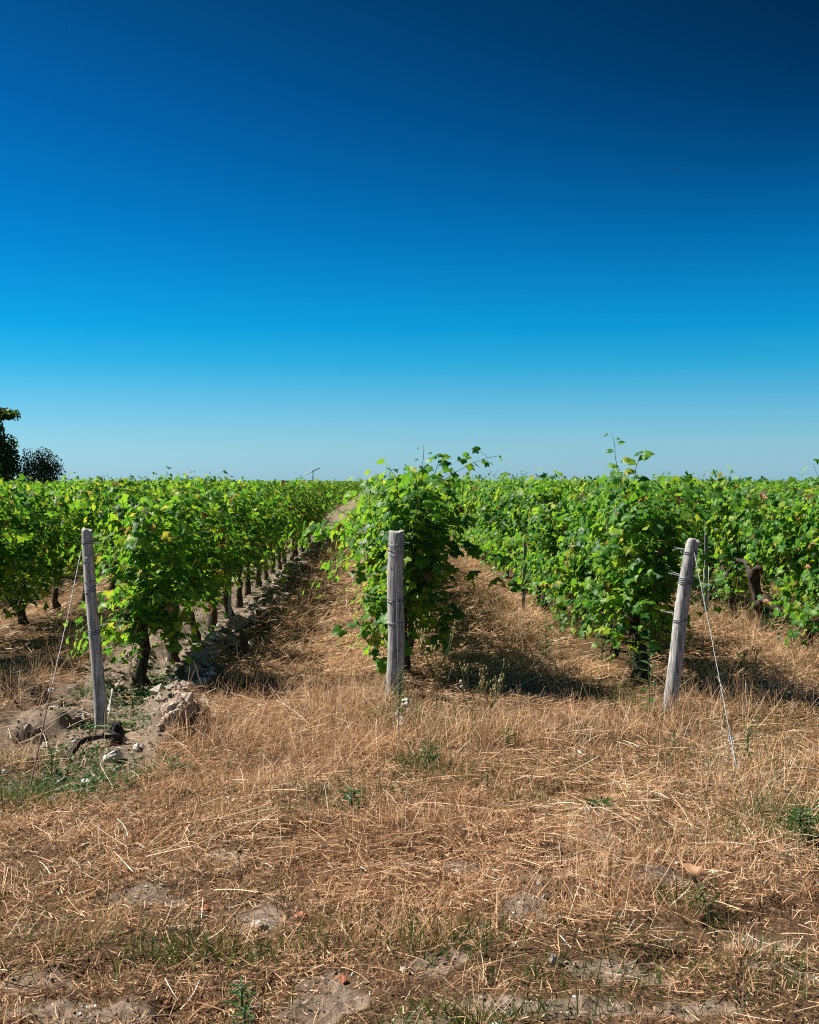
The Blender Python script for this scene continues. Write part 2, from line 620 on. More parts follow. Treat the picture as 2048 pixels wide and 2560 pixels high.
# standing stubble
x, y = scatter(52000, 2.9, 8.6)
dens = (.34 + .75 * vn(x * 1.9 + 7, y * 1.9, 45) + .35 * vn(x * 6, y * 6, 46)) * (1 - .9 * bare(x, y)) * (1 - .97 * bed(x, y)) * (1 - .45 * sstep(4.6, 6.4, y))
x, y = keep(x, y, np.clip(dens, .02, 1))
n = len(x)
straw.add(*blades(on_ground(x, y, np.full(n, -.004)), RNG.uniform(0, 6.28, n), RNG.normal(1.15, .33, n), np.clip(RNG.gamma(4, .016, n), .02, .17),
                  RNG.uniform(.0016, .0036, n), RNG.normal(-.15, .5, n), 3, np.clip(RNG.normal(.5, .2, n), 0, 1), taper=.45))
# splayed bunches of cut stems
bxx, byy = scatter(420, 3.0, 8.0)
bm__ = (bare(bxx, byy) < .4) & (bed(bxx, byy) < .3)
bxx, byy = bxx[bm__], byy[bm__]
nb_ = 26
x = np.repeat(bxx, nb_) + RNG.normal(0, .022, len(bxx) * nb_)
y = np.repeat(byy, nb_) + RNG.normal(0, .022, len(bxx) * nb_)
n = len(x)
hd_ = np.arctan2(y - np.repeat(byy, nb_), x - np.repeat(bxx, nb_)) + RNG.normal(0, .4, n)
straw.add(*blades(on_ground(x, y, np.full(n, -.004)), hd_, RNG.normal(.95, .35, n), np.repeat(RNG.uniform(.05, .14, len(bxx)), nb_) * RNG.uniform(.6, 1.2, n),
                  RNG.uniform(.0016, .0034, n), RNG.normal(-.35, .5, n), 3, np.clip(np.repeat(RNG.normal(.48, .16, len(bxx)), nb_) + RNG.normal(0, .14, n), 0, 1), taper=.45))
# taller dry grass: round the middle post, along the ridge, and at the row ends
def tall(n, xs, ys, l0, l1, tmean=.6, pm=1.05, ps=.33):
    t = np.clip(RNG.normal(tmean, .2, n), 0, 1)
    straw.add(*blades(on_ground(xs, ys, np.full(n, -.005)), RNG.uniform(0, 6.28, n), RNG.normal(pm, ps, n), RNG.uniform(l0, l1, n),
                      RNG.uniform(.0018, .0040, n), RNG.normal(-.35, .5, n), 4, t, taper=.4))


def clumps(cx, cy, n, sx, sy):
    return RNG.normal(cx, sx, n), RNG.normal(cy, sy, n)


for (px, py, n, sx, sy, l0, l1) in [(860, 1790, 900, .22, .30, .10, .30), (760, 1740, 500, .22, .35, .08, .24), (900, 1880, 700, .25, .25, .08, .24), (1190, 1850, 600, .25, .18, .10, .28),
                                    (1330, 1870, 300, .2, .15, .1, .26), (1560, 1830, 500, .25, .2, .08, .26), (1750, 1800, 450, .25, .2, .1, .3), (1900, 1760, 500, .25, .3, .12, .36),
                                    (60, 1760, 260, .2, .3, .1, .3), (40, 1900, 250, .18, .12, .1, .26), (1850, 1580, 500, .3, .6, .12, .36), (1980, 1650, 350, .2, .4, .12, .32), (1000, 2080, 350, .25, .15, .08, .2),
                                    (700, 1960, 400, .35, .25, .08, .2), (1560, 2160, 400, .25, .15, .07, .19), (1000, 2330, 260, .2, .12, .06, .18), (1480, 2260, 260, .15, .12, .08, .2), (1900, 2000, 500, .3, .3, .1, .28),
                                    (560, 1850, 500, .2, .2, .1, .24)]:
    X0, Y0 = ground_at(px, py)
    tall(n, *clumps(X0, Y0, n, sx, sy), l0, l1)
# dry fringe behind the ridge and down both alleys
n = 1900
ys = RNG.uniform(7.4, 26, n)
tall(n, RNG.normal(-.95, .16, n) + .05 * np.sin(ys * 2), ys, .08, .26, .5)
n = 3200
ys = RNG.uniform(8.2, 26, n)
tall(n, RNG.normal(1.32, .13, n), ys, .12, .34, .58)
n = 2400
ys = RNG.uniform(7.6, 20, n)
tall(n, RNG.normal(-2.55, .16, n), ys, .1, .32, .5)
n = 2600
ys = RNG.uniform(8.6, 24, n)
tall(n, RNG.normal(3.2, .3, n), ys, .12, .38, .5)
# alleys further back
for xc, wd, cnt in [(-.72, .62, 30000), (1.0, .62, 30000), (2.85, .65, 18000), (-2.75, .6, 22000), (-4.55, .75, 16000), (4.75, .75, 12000), (-6.4, .75, 4000), (6.6, .75, 4000)]:
    y = 8.8 + 26 * RNG.uniform(0, 1, cnt) ** 1.6
    x = xc + RNG.uniform(-1, 1, cnt) * wd * 1.25
    x, y = keep(x, y, np.clip((.65 + .5 * vn(x * 1.8, y * 1.2, 50)) * (1 - .95 * bed(x, y)), .03, 1))
    n = len(x)
    sc = 1 + (y - 9) / 16
    straw.add(*blades(on_ground(x, y, np.abs(RNG.normal(0, .022, n))), RNG.normal(0, 1.0, n), RNG.normal(.1, .25, n), RNG.uniform(.06, .26, n),
                      RNG.uniform(.0025, .005, n) * sc, RNG.normal(-.1, .4, n), 2, np.clip(RNG.normal(.52, .22, n), 0, 1)))
# long loose stalks on top
x, y = scatter(420, 4.2, 8.4)
n = len(x)
straw.add(*blades(on_ground(x, y, RNG.uniform(.01, .06, n)), RNG.uniform(0, 6.28, n), RNG.normal(.12, .2, n), RNG.uniform(.18, .38, n), RNG.uniform(.0022, .0036, n), RNG.normal(-.15, .3, n), 5,
                  np.clip(RNG.normal(.8, .12, n), 0, 1)))
obj('dry_straw', straw.mesh('dry_straw', M_STRAW), kind='stuff')

grass = Pile()
for (px, py, n, sx, sy, l0, l1) in [(40, 2010, 500, .12, .10, .04, .15), (90, 1960, 250, .2, .12, .03, .1), (880, 2010, 170, .14, .10, .05, .15), (560, 2385, 300, .13, .05, .04, .12), (480, 2370, 150, .08, .05, .04, .1),
                                    (1110, 2360, 240, .08, .06, .05, .16), (1290, 2020, 120, .08, .08, .04, .12), (1990, 2090, 520, .12, .12, .05, .17), (1930, 2040, 220, .1, .1, .04, .14), (1740, 2270, 110, .04, .05, .05, .14),
                                    (1045, 1940, 260, .06, .09, .06, .2), (1850, 1930, 500, .2, .2, .05, .18), (1930, 1820, 300, .25, .2, .06, .2), (1460, 1940, 120, .1, .1, .05, .14), (870, 2330, 110, .08, .06, .04, .12),
                                    (1240, 2540, 220, .16, .03, .03, .1), (1130, 2530, 160, .1, .04, .03, .09), (1960, 2400, 200, .12, .08, .03, .1), (1800, 2470, 160, .16, .06, .03, .09), (110, 2360, 130, .12, .05, .03, .09),
                                    (700, 2060, 90, .1, .08, .04, .12), (1640, 2130, 110, .12, .1, .04, .12), (1180, 1960, 140, .12, .1, .04, .14), (960, 1800, 220, .10, .12, .05, .2), (1120, 1850, 160, .15, .1, .06, .2),
                                    (1390, 1480, 260, .1, .5, .1, .3), (1420, 1590, 200, .12, .4, .08, .24), (1500, 1740, 260, .15, .25, .06, .2), (1600, 1780, 200, .1, .15, .06, .18), (1840, 1480, 900, .35, .9, .12, .38), (1950, 1540, 700, .3, .7, .1, .34), (1780, 1560, 400, .3, .6, .1, .3),
                                    (1350, 2440, 110, .08, .04, .04, .1), (1650, 2400, 120, .12, .07, .04, .11), (1900, 1700, 260, .25, .3, .07, .2)]:
    X0, Y0 = ground_at(px, py)
    n = int(n * .85)
    xs, ys = clumps(X0, Y0, n, sx * 1.35, sy * 1.35)
    grass.add(*blades(on_ground(xs, ys, np.full(n, -.004)), RNG.uniform(0, 6.28, n), RNG.normal(1.05, .3, n), RNG.uniform(l0, l1, n), RNG.uniform(.0025, .006, n), RNG.normal(-.4, .5, n), 3,
                      np.clip(RNG.normal(.35, .28, n), 0, 1), taper=.25))
# sparse green among the straw everywhere
x, y = scatter(16000, 3.0, 8.2)
x, y = keep(x, y, np.clip(.25 + .9 * vn(x * 1.6, y * 1.6, 60), 0, 1))
n = len(x)
grass.add(*blades(on_ground(x, y, np.full(n, -.003)), RNG.uniform(0, 6.28, n), RNG.normal(1.0, .35, n), RNG.uniform(.03, .12, n), RNG.uniform(.002, .0045, n), RNG.normal(-.4, .5, n), 3,
                  np.clip(RNG.normal(.55, .3, n), 0, 1), taper=.25))
obj('green_grass', grass.mesh('green_grass', M_GRASS), kind='stuff')


# ------------------------------------------------------------------ leaf templates
def leaf_outline(n, rs, wob=.06):
    """Five-lobed grape leaf: the tip at +y, the stalk joint near the origin."""
    th = np.linspace(-np.pi * .93, np.pi * .93, n)
    key = np.array([0, .33, .62, 1.10, 1.62, 2.15, 2.62, 2.95]) / 1.0
    rad = np.array([1.0, .74, .60, .93, .62, .80, .60, .22])
    r = np.interp(np.abs(th), key, rad)
    r = r * (1 + rs.normal(0, wob, n))
    return np.stack([np.sin(th) * r, np.cos(th) * r], -1)


def leaf_template(n, seed, rings=1, wob=.06, curl=1.0):
    rs = np.random.default_rng(seed)
    o = leaf_outline(n, rs, wob)
    pts = [np.zeros((1, 2))]
    for k in range(rings):
        pts.append(o * (.55 if rings == 2 and k == 0 else 1.0))
    p = np.concatenate(pts)
    r = np.hypot(p[:, 0], p[:, 1])
    ph = rs.uniform(0, 6.28)
    curl = curl * rs.uniform(.7, 1.9)
    fold = rs.uniform(.05, .42)
    th = np.arctan2(p[:, 0], p[:, 1])
    z = -curl * rs.uniform(.12, .42) * r ** 2 + fold * np.abs(p[:, 0]) + .09 * curl * r * np.sin(3 * th + ph) + .05 * r * rs.normal(0, 1, len(r))
    V = np.column_stack([p[:, 0], p[:, 1], z]) * .55
    F = []
    a = 1
    for i in range(n - 1):
        F.append((0, a + i + 1, a + i))
    if rings == 2:
        b = 1 + n
        for i in range(n - 1):
            F.append((a + i, a + i + 1, b + i + 1))
            F.append((a + i, b + i + 1, b + i))
    return V, np.array(F)


T_NEAR = [leaf_template(17, 100 + i, 2, .07) for i in range(10)]
T_MID = [leaf_template(11, 200 + i, 1, .06) for i in range(6)]
DRY_T = [leaf_template(13, 300 + i, 2, .15, 2.6) for i in range(3)]
FAR_T = [(np.array([[0, -.15, 0], [.5, .25, -.12], [0, .75, -.22], [-.5, .2, -.1]]) * .62, np.array([[0, 1, 2], [0, 2, 3]])),
         (np.array([[-.1, -.2, .05], [.55, .05, -.2], [.2, .7, -.1], [-.45, .45, -.02]]) * .62, np.array([[0, 1, 2], [0, 2, 3]]))]
LEAF_ME = [mesh_np('leaf', V, F, M_LEAF, np.zeros(len(V))) for V, F in T_NEAR]
DRY_ME = [mesh_np('leaf', V * .7, F, M_BROWNLEAF) for V, F in DRY_T]


def frames(nrm, tip):
    n = nrm / np.linalg.norm(nrm, axis=1, keepdims=True)
    t = tip - (tip * n).sum(1, keepdims=True) * n
    t = t / (np.linalg.norm(t, axis=1, keepdims=True) + 1e-9)
    b = np.cross(t, n)
    return np.stack([b, t, n], -1)          # columns


def leaf_cloud(pos, R, size, templates, tint=None):
    n = len(pos)
    which = RNG.integers(0, len(templates), n)
    tint = RNG.uniform(0, 1, n) if tint is None else tint
    Vs, Fs, Ts, off = [], [], [], 0
    for k, (V, F) in enumerate(templates):
        m = which == k
        c = int(m.sum())
        if not c:
            continue
        W = np.einsum('nij,vj->nvi', R[m], V) * size[m][:, None, None] + pos[m][:, None, :]
        Vs.append(W.reshape(-1, 3))
        Fs.append((np.arange(c)[:, None, None] * len(V) + F[None]).reshape(-1, F.shape[1]) + off)
        Ts.append(np.repeat(tint[m], len(V)))
        off += c * len(V)
    return np.concatenate(Vs), np.concatenate(Fs), np.concatenate(Ts)


def tube(path, rad, sides=6, rough=0.0, rs=None, cap=True):
    path = np.asarray(path, float)
    rad = np.broadcast_to(np.asarray(rad, float), (len(path),))
    n = len(path)
    d = np.gradient(path, axis=0)
    d /= np.linalg.norm(d, axis=1, keepdims=True) + 1e-9
    ref = np.array([0, 0, 1.0]) if abs(d[0][2]) < .8 else np.array([1.0, 0, 0])
    V = []
    a = np.cross(d[0], ref)
    a /= np.linalg.norm(a)
    ang = np.arange(sides) / sides * 2 * np.pi
    for i in range(n):
        a = a - (a @ d[i]) * d[i]
        a /= np.linalg.norm(a) + 1e-9
        b = np.cross(d[i], a)
        rr = rad[i] * (1 + (rs.normal(0, rough, sides) if rs is not None and rough else 0))
        V.append(path[i] + (np.cos(ang) * rr)[:, None] * a + (np.sin(ang) * rr)[:, None] * b)
    V = np.concatenate(V)
    idx = np.arange(n * sides).reshape(n, sides)
    nx = np.roll(idx, -1, axis=1)
    F = np.stack([idx[:-1], nx[:-1], nx[1:], idx[1:]], -1).reshape(-1, 4)
    if cap:
        V = np.concatenate([V, path[:1], path[-1:]])
        c0, c1 = n * sides, n * sides + 1
        tri = [(idx[0][(j + 1) % sides], idx[0][j], c0, c0) for j in range(sides)] + [(idx[-1][j], idx[-1][(j + 1) % sides], c1, c1) for j in range(sides)]
        return V, [F, np.array(tri)[:, :3]]
    return V, [F]


def join(parts):
    V, Q, T, off = [], [], [], 0
    for v, fs in parts:
        V.append(v)
        for f in fs:
            (Q if f.shape[1] == 4 else T).append(f + off)
        off += len(v)
    out = []
    if Q:
        out.append(np.concatenate(Q))
    if T:
        out.append(np.concatenate(T))
    return np.concatenate(V), out


# ------------------------------------------------------------------ grapevines
def grow(seed, spread=.50, n_up=19, n_droop=8, top=1.5, half=.24, lean=0.0, front=0, low=.34, skirt=22, wide=1.0):
    """Shoots and leaves of one vine, local to its foot. The row runs along y."""
    rs = np.random.default_rng(seed)
    shoots, L = [], []

    def shoot(p, d, length, grav, wob=.10, r=.0042):
        pts = [np.array(p, float)]
        d = np.array(d, float)
        n = max(4, int(length / .062))
        lim = rs.normal(-.03, .05) if rs.uniform() > .08 else rs.uniform(.05, .16)
        for i in range(n):
            d = d + rs.normal(0, wob, 3) * np.array([1, 1, .6]) + np.array([0, 0, grav])
            # the wires hold growth near the row's plane
            d[0] -= .22 * (pts[-1][0] - lean) * (1 if grav >= 0 else .45)
            d /= np.linalg.norm(d)
            q = pts[-1] + d * .062
            if q[2] < low - .1:
                break
            if q[2] > top + lim or q[1] < -.64:
                break
            pts.append(q)
        if len(pts) < 4:
            return
        shoots.append((np.array(pts), np.linspace(r, .0016, len(pts))))
        side = rs.choice([-1, 1])
        for i, q in enumerate(pts[1:]):
            side = -side
            k = (i + 1) / len(pts)
            age = 1 - (.32 if grav >= 0 else .6) * k ** 3
            az = rs.normal(0, .8)
            dirv = np.array([side * np.cos(az), np.sin(az), .25 + rs.normal(0, .25)])
            pet = rs.uniform(.045, .10)
            L.append((q + dirv * pet, dirv, rs.uniform(.085, .142) * age, q))
            if rs.uniform() < .55 and k < .85:      # side shoot with a few smaller leaves
                for _ in range(rs.integers(1, 3)):
                    az = rs.uniform(0, 6.28)
                    dv = np.array([np.cos(az), np.sin(az), rs.normal(.1, .3)])
                    L.append((q + dv * rs.uniform(.04, .115), dv, rs.uniform(.06, .11), q))

    for _ in range(n_up):
        y = rs.uniform(-spread, spread)
        shoot((rs.normal(0, .05) + lean * .5, y, .56 + rs.normal(0, .05)), (rs.normal(0, .34) * wide, rs.normal(0, .28), 1), max(.35, (top - .56) * rs.normal(1.0, .13) * 1.08), .03)
    for _ in range(n_droop):
        y = rs.uniform(-spread, spread)
        sd_ = rs.choice([-1, 1])
        shoot((rs.normal(0, .05), y, rs.uniform(.55, 1.2)), (sd_ * rs.uniform(.15, .5) * wide, rs.normal(0, .3), .6), rs.uniform(.6, 1.15), -.10, .09, .0036)
    for _ in range(skirt):
        y = rs.uniform(-spread, spread)
        sd_ = rs.choice([-1, 1])
        shoot((rs.normal(0, .05), y, rs.uniform(.46, .78)), (sd_ * rs.uniform(.2, .6) * wide, rs.normal(0, .5), rs.uniform(-.5, .1)), rs.uniform(.42, .78), -.08, .10, .0032)
    for _ in range(front):
        shoot((rs.normal(lean, .10), -spread * .6, rs.uniform(.5, 1.1)), (rs.normal(.05, .2), -rs.uniform(.3, .8), .5), rs.uniform(.5, .95), -.09, .09, .0036)
    P = np.array([l[0] for l in L])
    D = np.array([l[1] for l in L])
    Z = np.array([l[2] for l in L])
    Q = np.array([l[3] for l in L])
    m = (P[:, 2] > low - .06) & (P[:, 1] > -.60)
    P, D, Z, Q = P[m], D[m], Z[m], Q[m]
    n = len(P)
    out = np.stack([(P[:, 0] - lean) / half, (P[:, 1] / spread) * .35, np.zeros(n)], -1)
    nrm = out * .55 + D * np.array([.35, .35, 0]) + np.array([0, 0, .62]) + rs.normal(0, .42, (n, 3)) + SUNV * .35
    tip = D * .8 + np.array([0, 0, -.75]) + rs.normal(0, .35, (n, 3))
    return shoots, P, frames(nrm, tip), Z, Q


def trunk_mesh(seed, h=.5, r=.045, lean=(0, 0), arms=True, low_arm=False):
    rs = np.random.default_rng(seed)
    n = 9
    z = np.linspace(-.06, h, n)
    k = np.linspace(0, 1, n)
    px = np.cumsum(rs.normal(0, .016, n)) + lean[0] * k
    py = np.cumsum(rs.normal(0, .016, n)) + lean[1] * k
    px -= px[0]
    py -= py[0]
    rad = r * (1.25 - .75 * k + .7 * np.exp(-((k - 1) / .14) ** 2) + .45 * np.exp(-(k / .12) ** 2)) * (1 + rs.normal(0, .09, n))
    parts = [tube(np.stack([px, py, z], -1), rad, 11, .13, rs)]
    head = np.array([px[-1], py[-1], z[-1]])
    if arms:
        for s in (-1, 1):
            m = 7
            t = np.linspace(0, 1, m)
            p = head + np.stack([rs.normal(0, .012, m).cumsum(), s * t * rs.uniform(.32, .48), -.02 + .10 * np.sin(t * 2.2) + rs.normal(0, .008, m).cumsum()], -1)
            parts.append(tube(p, r * (.55 - .3 * t), 8, .14, rs))
    if low_arm:
        t = np.linspace(0, 1, 8)
        p = np.stack([t * .1 + .02 * np.sin(t * 9), -t * .42 - .02, .26 + .07 * np.sin(t * 5) + .06 * t], -1)
        p[:, 0] += px[4]
        parts.append(tube(p, r * (.85 - .35 * t), 9, .16, rs))
    return mesh_np('trunk', *join(parts), M_BARK)


def basis(R, p, s):
    m = np.eye(4)
    m[:3, :3] = R * s
    m[:3, 3] = p
    return Matrix(m.tolist())


def ordinal(k):
    return ['first', 'second', 'third', 'fourth', 'fifth', 'sixth', 'seventh', 'eighth', 'ninth', 'tenth', 'eleventh', 'twelfth', 'thirteenth', 'fourteenth', 'fifteenth', 'sixteenth'][k]


def vine_parts(root, seed, side, n_leaves, lod, with_shoots, trunk_kw=None, **kw):
    """Children of a vine: trunk, shoots, single leaves (those that show most) and the rest of the foliage."""
    rs = np.random.default_rng(seed + 5000)
    shoots, P, R, Z, Q = grow(seed, **kw)
    obj('trunk', trunk_mesh(seed, **(trunk_kw or {})), root)
    if with_shoots:
        for p, r in shoots:
            obj('shoot', mesh_np('shoot', *join([tube(p, r, 5)]), M_SHOOT), root)
    else:
        obj('shoots', mesh_np('shoots', *join([tube(p[::2] if len(p) > 6 else p, r[::2] if len(p) > 6 else r, 4, cap=False) for p, r in shoots]), M_SHOOT), root, kind='stuff')
    # outermost towards the viewer's side first
    score = P[:, 0] * side * 1.6 - P[:, 1] * .7 + P[:, 2] * .25 + Z * 3 + R[:, :, 2] @ np.array([side * .15, -.25, .1]) + rs.normal(0, .10, len(P))
    order = np.argsort(-score)
    near, rest = order[:n_leaves], order[n_leaves:]
    for i in near:
        dry = rs.uniform() < .006
        o = bpy.data.objects.new('leaf', (DRY_ME[rs.integers(3)] if dry else LEAF_ME[rs.integers(10)]))
        COL.objects.link(o)
        o.parent = root
        o.matrix_basis = basis(R[i], P[i], Z[i])
    pet = []
    for i in near[::2]:
        pet.append(tube(np.array([Q[i], (Q[i] + P[i]) / 2 + [0, 0, .008], P[i]]), .0013, 3, cap=False))
    V, F, T = leaf_cloud(P[rest], R[rest], Z[rest], lod)
    obj('foliage', mesh_np('foliage', V, F, M_LEAF, T), root, kind='stuff')
    if pet and with_shoots:
        obj('leaf_stalks', mesh_np('leaf_stalks', *join(pet), M_SHOOT), root, kind='stuff')


ROW_X = {-2: -3.62, -1: -1.77, 0: .17, 1: 1.9, 2: 3.75}
ROWNAME = {-2: 'row beyond the bare-earth row', -1: 'bare-earth row behind the slim post', 0: 'middle row behind the thick post', 1: 'row behind the leaning post', 2: 'row beyond the leaning post'}
OUTER = {}


def rowx(k):
    return ROW_X.get(k, .06 + 1.845 * k)


START = {-2: 8.6, -1: 9.0, 0: 8.85, 1: 8.6, 2: 9.0}


def vine_root(k, y, label, group, x=None):
    x = rowx(k) + (random.gauss(0, .03) if x is None else 0) if x is None else x
    o = bpy.data.objects.new('grapevine', None)
    o.empty_display_size = .2
    COL.objects.link(o)
    o.location = (x, y, zat(x, y))
    o['label'] = label
    o['category'] = 'grapevine'
    o['group'] = group
    return o


GROUP = 'grapevines planted in long rows'
near_tier = []
SPECIAL = {
    (-1, 0): (dict(top=1.46, n_up=19, n_droop=13, front=12, lean=.11, low=.22, skirt=24, spread=.44), dict(r=.052, lean=(.03, .05), h=.5), 'grapevine with thick dark trunk right behind the slim post, first in the bare-earth row'),
    (0, 0): (dict(top=1.50, n_up=36, n_droop=22, front=13, wide=.7, lean=.05, half=.3, low=.20), dict(r=.05, h=.5, lean=(.03, 0)), 'bright leafy grapevine right behind the thick middle post, hanging nearly to the ground'),
    (1, 0): (dict(top=1.50, n_up=24, n_droop=15, front=11, lean=-.08, half=.28, low=.28), dict(r=.055, lean=(-.04, 0), h=.55), 'grapevine next to the leaning post with two long shoots above the skyline'),
    (2, 2): (dict(top=1.45, n_up=20, n_droop=6, low=.55, skirt=0), dict(r=.06, lean=(-.08, 0), h=.62, low_arm=True), 'thin grapevine with bare gnarled trunk and low crooked arm, beyond the leaning post'),
}
# near vines: up to 300 leaves each are objects
PLAN = {-1: 4, 0: 2, 1: 5, 2: 4, -2: 4}
for k, cnt in PLAN.items():
    for i in range(cnt):
        y = START[k] + 1.2 * i
        kw, tk, lab = SPECIAL.get((k, i), (dict(top=1.46 + random.gauss(0, .03), n_up=(15 if k == -1 else 26 if k == 0 else 18), n_droop=(9 if k == -1 else 12), lean=random.gauss(0, .04), front=(8 if i == 0 else 0), low=(.40 if k == -1 else .28), skirt=(8 if k == -1 else 20), wide=(.75 if k == 0 else 1), spread=(.44 if k == -1 else .48)), dict(r=.037, lean=(random.gauss(0, .05), random.gauss(0, .05))), None))
        lab = lab or f'{ordinal(i)} leafy grapevine from the near end of the {ROWNAME[k]}'
        root = vine_root(k, y, lab, GROUP)
        px = y * .36
        infr = abs(root.location.x) < px + .3
        if k == 0 and i > 0:
            nl = 150
        elif not infr:
            nl = 60
        else:
            nl = 300 if y < 12.4 else 220
        vine_parts(root, 11 * i + 100 * (k + 3), -1 if k > 0 else 1, nl, T_MID, True, tk, **kw)

# tall shoots that break the skyline on the two nearest vines: extra parts with their own leaves
def tall_shoot(root, base, tipv, leaves, seed, r=.0042):
    rs = np.random.default_rng(seed)
    t = np.linspace(0, 1, 7)[:, None]
    p = np.array(base) * (1 - t) + np.array(tipv) * t + np.concatenate([rs.normal(0, .006, (7, 2)), np.zeros((7, 1))], 1)
    o = obj('shoot', mesh_np('shoot', *join([tube(p, np.linspace(r, .0016, 7), 5)]), M_SHOOT), root)
    for (k, az, sz, tilt) in leaves:
        q = p[0] * (1 - k) + p[-1] * k
        d = np.array([math.cos(az), math.sin(az), .2])
        pos = q + d * .045
        R = frames(np.array([[-.2 + rs.normal(0, .25), -.35 + tilt, .75]]), np.array([d + np.array([0, 0, -.35])]))[0]
        l = bpy.data.objects.new('leaf', LEAF_ME[rs.integers(10)])
        COL.objects.link(l)
        l.parent = root
        l.matrix_basis = basis(R, pos, sz)


vines = {}
for o in list(COL.objects):
    if o.name.startswith('grapevine'):
        vines[o['label']] = o
v0 = vines[SPECIAL[(0, 0)][2]]
v1 = vines[SPECIAL[(1, 0)][2]]
tall_shoot(v0, (.12, -.1, 1.38), (.145, -.12, 1.68), [(.45, .2, .05, 0), (.62, 3.0, .045, 0), (.78, .1, .045, 0), (.9, 2.6, .03, 0), (.3, 3.3, .06, 0)], 1, .003)
tall_shoot(v0, (.2, 0, 1.35), (.26, 0, 1.60), [(.8, .1, .13, 0), (.95, .5, .12, -.1), (.9, 3.2, .11, 0), (.98, 1.8, .10, .1), (.4, -1.2, .12, 0), (.6, 3, .10, 0)], 2)
tall_shoot(v1, (-.16, -.05, 1.35), (-.25, -.05, 1.80), [(.97, 3.0, .05, 0), (.92, .6, .05, 0), (.85, .1, .075, 0), (.72, 3.2, .08, 0), (.6, .0, .10, 0), (.5, 3.3, .10, 0), (.4, .2, .12, 0), (.3, 3, .13, 0), (.2, .3, .13, 0)], 3, .0035)
tall_shoot(v1, (-.10, 0, 1.35), (-.04, 0, 1.66), [(.95, .1, .12, 0), (.9, .4, .13, 0), (.8, 2.9, .12, 0), (1, 1.6, .09, 0), (.99, -.3, .11, -.1), (.6, 3.1, .10, 0), (.4, .1, .12, 0)], 4)
# the branch of the middle vine that reaches out over the right-hand alley
for s_, (b, t_, lv) in enumerate([((.28, -.2, 1.0), (.66, -.25, .84), 7), ((.3, -.1, 1.05), (.62, -.1, 1.18), 6), ((.3, -.25, .8), (.82, -.2, .62), 7), ((-.2, -.3, .55), (-.42, -.4, .36), 5), ((-.2, -.2, .9), (-.36, -.3, .72), 4),
                                 ((-.12, -.4, .62), (-.16, -.52, .16), 9), ((-.05, -.45, .55), (-.06, -.55, .06), 9), ((-.2, -.35, .7), (-.25, -.42, .3), 8), ((-.1, -.42, .45), (-.12, -.56, .10), 7), ((.2, -.4, .6), (.24, -.5, .25), 8), ((.28, -.35, .6), (.34, -.42, .35), 6)]):
    rs = np.random.default_rng(50 + s_)
    tall_shoot(v0, b, t_, [((j + 1) / lv, rs.uniform(0, 6.28), rs.uniform(.10, .14), rs.normal(-.1, .3)) for j in range(lv)], 60 + s_)

# vines further back: four grown vines for either side, copied down the rows
def make_proto(seed, side, n_leaves, lod):
    root = bpy.data.objects.new('grapevine', None)
    COL.objects.link(root)
    rs = np.random.default_rng(seed)
    vine_parts(root, seed, side, n_leaves, lod, False, dict(r=.035, lean=(rs.normal(0, .05), rs.normal(0, .05))), top=1.475 + rs.normal(0, .025), n_up=17, n_droop=11, low=(.36 if side > 0 else .30), skirt=(10 if side > 0 else 17), spread=.47, lean=rs.normal(0, .05))
    return root


def copy_thing(src):
    r = src.copy()
    COL.objects.link(r)
    for ch in src.children:
        c = ch.copy()
        COL.objects.link(c)
        c.parent = r
    return r


PRO = {}
for side in (1, -1):
    PRO[side, 'mid'] = [make_proto(700 + 10 * i + side, side, 70, T_MID) for i in range(4)]
    PRO[side, 'far'] = [make_proto(800 + 10 * i + side, side, 0, T_MID) for i in range(4)]
used = set()


def place(k, y, tier, label, group):
    side = -1 if k > 0 else 1
    pr = PRO[side, tier]
    src = pr[random.randrange(len(pr))]
    if src.name not in used:
        o = src
        used.add(src.name)
    else:
        o = copy_thing(src)
    x = rowx(k) + random.gauss(0, .035)
    o.location = (x, y, zat(x, y))
    o.rotation_euler = (0, 0, random.gauss(0, .06))
    s = random.gauss(1, .025)
    o.scale = (1 + random.gauss(0, .06), 1 + random.gauss(0, .03), s)
    o['label'], o['category'], o['group'] = label, 'grapevine', group
    return o


MID_END, FAR_END = 18.5, 34.0
NUMW = {3: 'third', 4: 'fourth', 5: 'fifth', 6: 'sixth', 7: 'seventh', 8: 'eighth'}
EXCL = []
for k in range(-6, 7):
    y0 = START.get(k, 8.8 + .25 * (abs(k * 7) % 4)) + 1.2 * PLAN.get(k, 0)
    if k in ROWNAME:
        nm = ROWNAME[k]
    else:
        nm = f"{NUMW[abs(k)]} row {'left' if k < 0 else 'right'} of the thick post"
    y, i = y0, PLAN.get(k, 0)
    while y < FAR_END:
        vis = abs(rowx(k)) < .36 * y + 1.7
        lim = 60 if abs(k) <= 1 else (30 if abs(k) <= 3 else 26)
        if k == 0 and y > 20:
            break
        if vis and y < lim:
            if i < 16 and abs(k) <= 2:
                place(k, y, 'mid' if y < MID_END and k != 0 else 'far', f'{ordinal(i)} leafy grapevine from the near end of the {nm}', GROUP)
            elif vis:
                seg = 'nearer part' if y < 21 else 'far part'
                place(k, y, 'far', f'leafy grapevine among alike neighbours, {seg} of the {nm}', f'grapevines in the {seg} of the {nm}')
        y += 1.2
        i += 1
for key in PRO:
    for p in PRO[key]:
        if p.name not in used:
            for c in list(p.children):
                bpy.data.objects.remove(c)
            bpy.data.objects.remove(p)

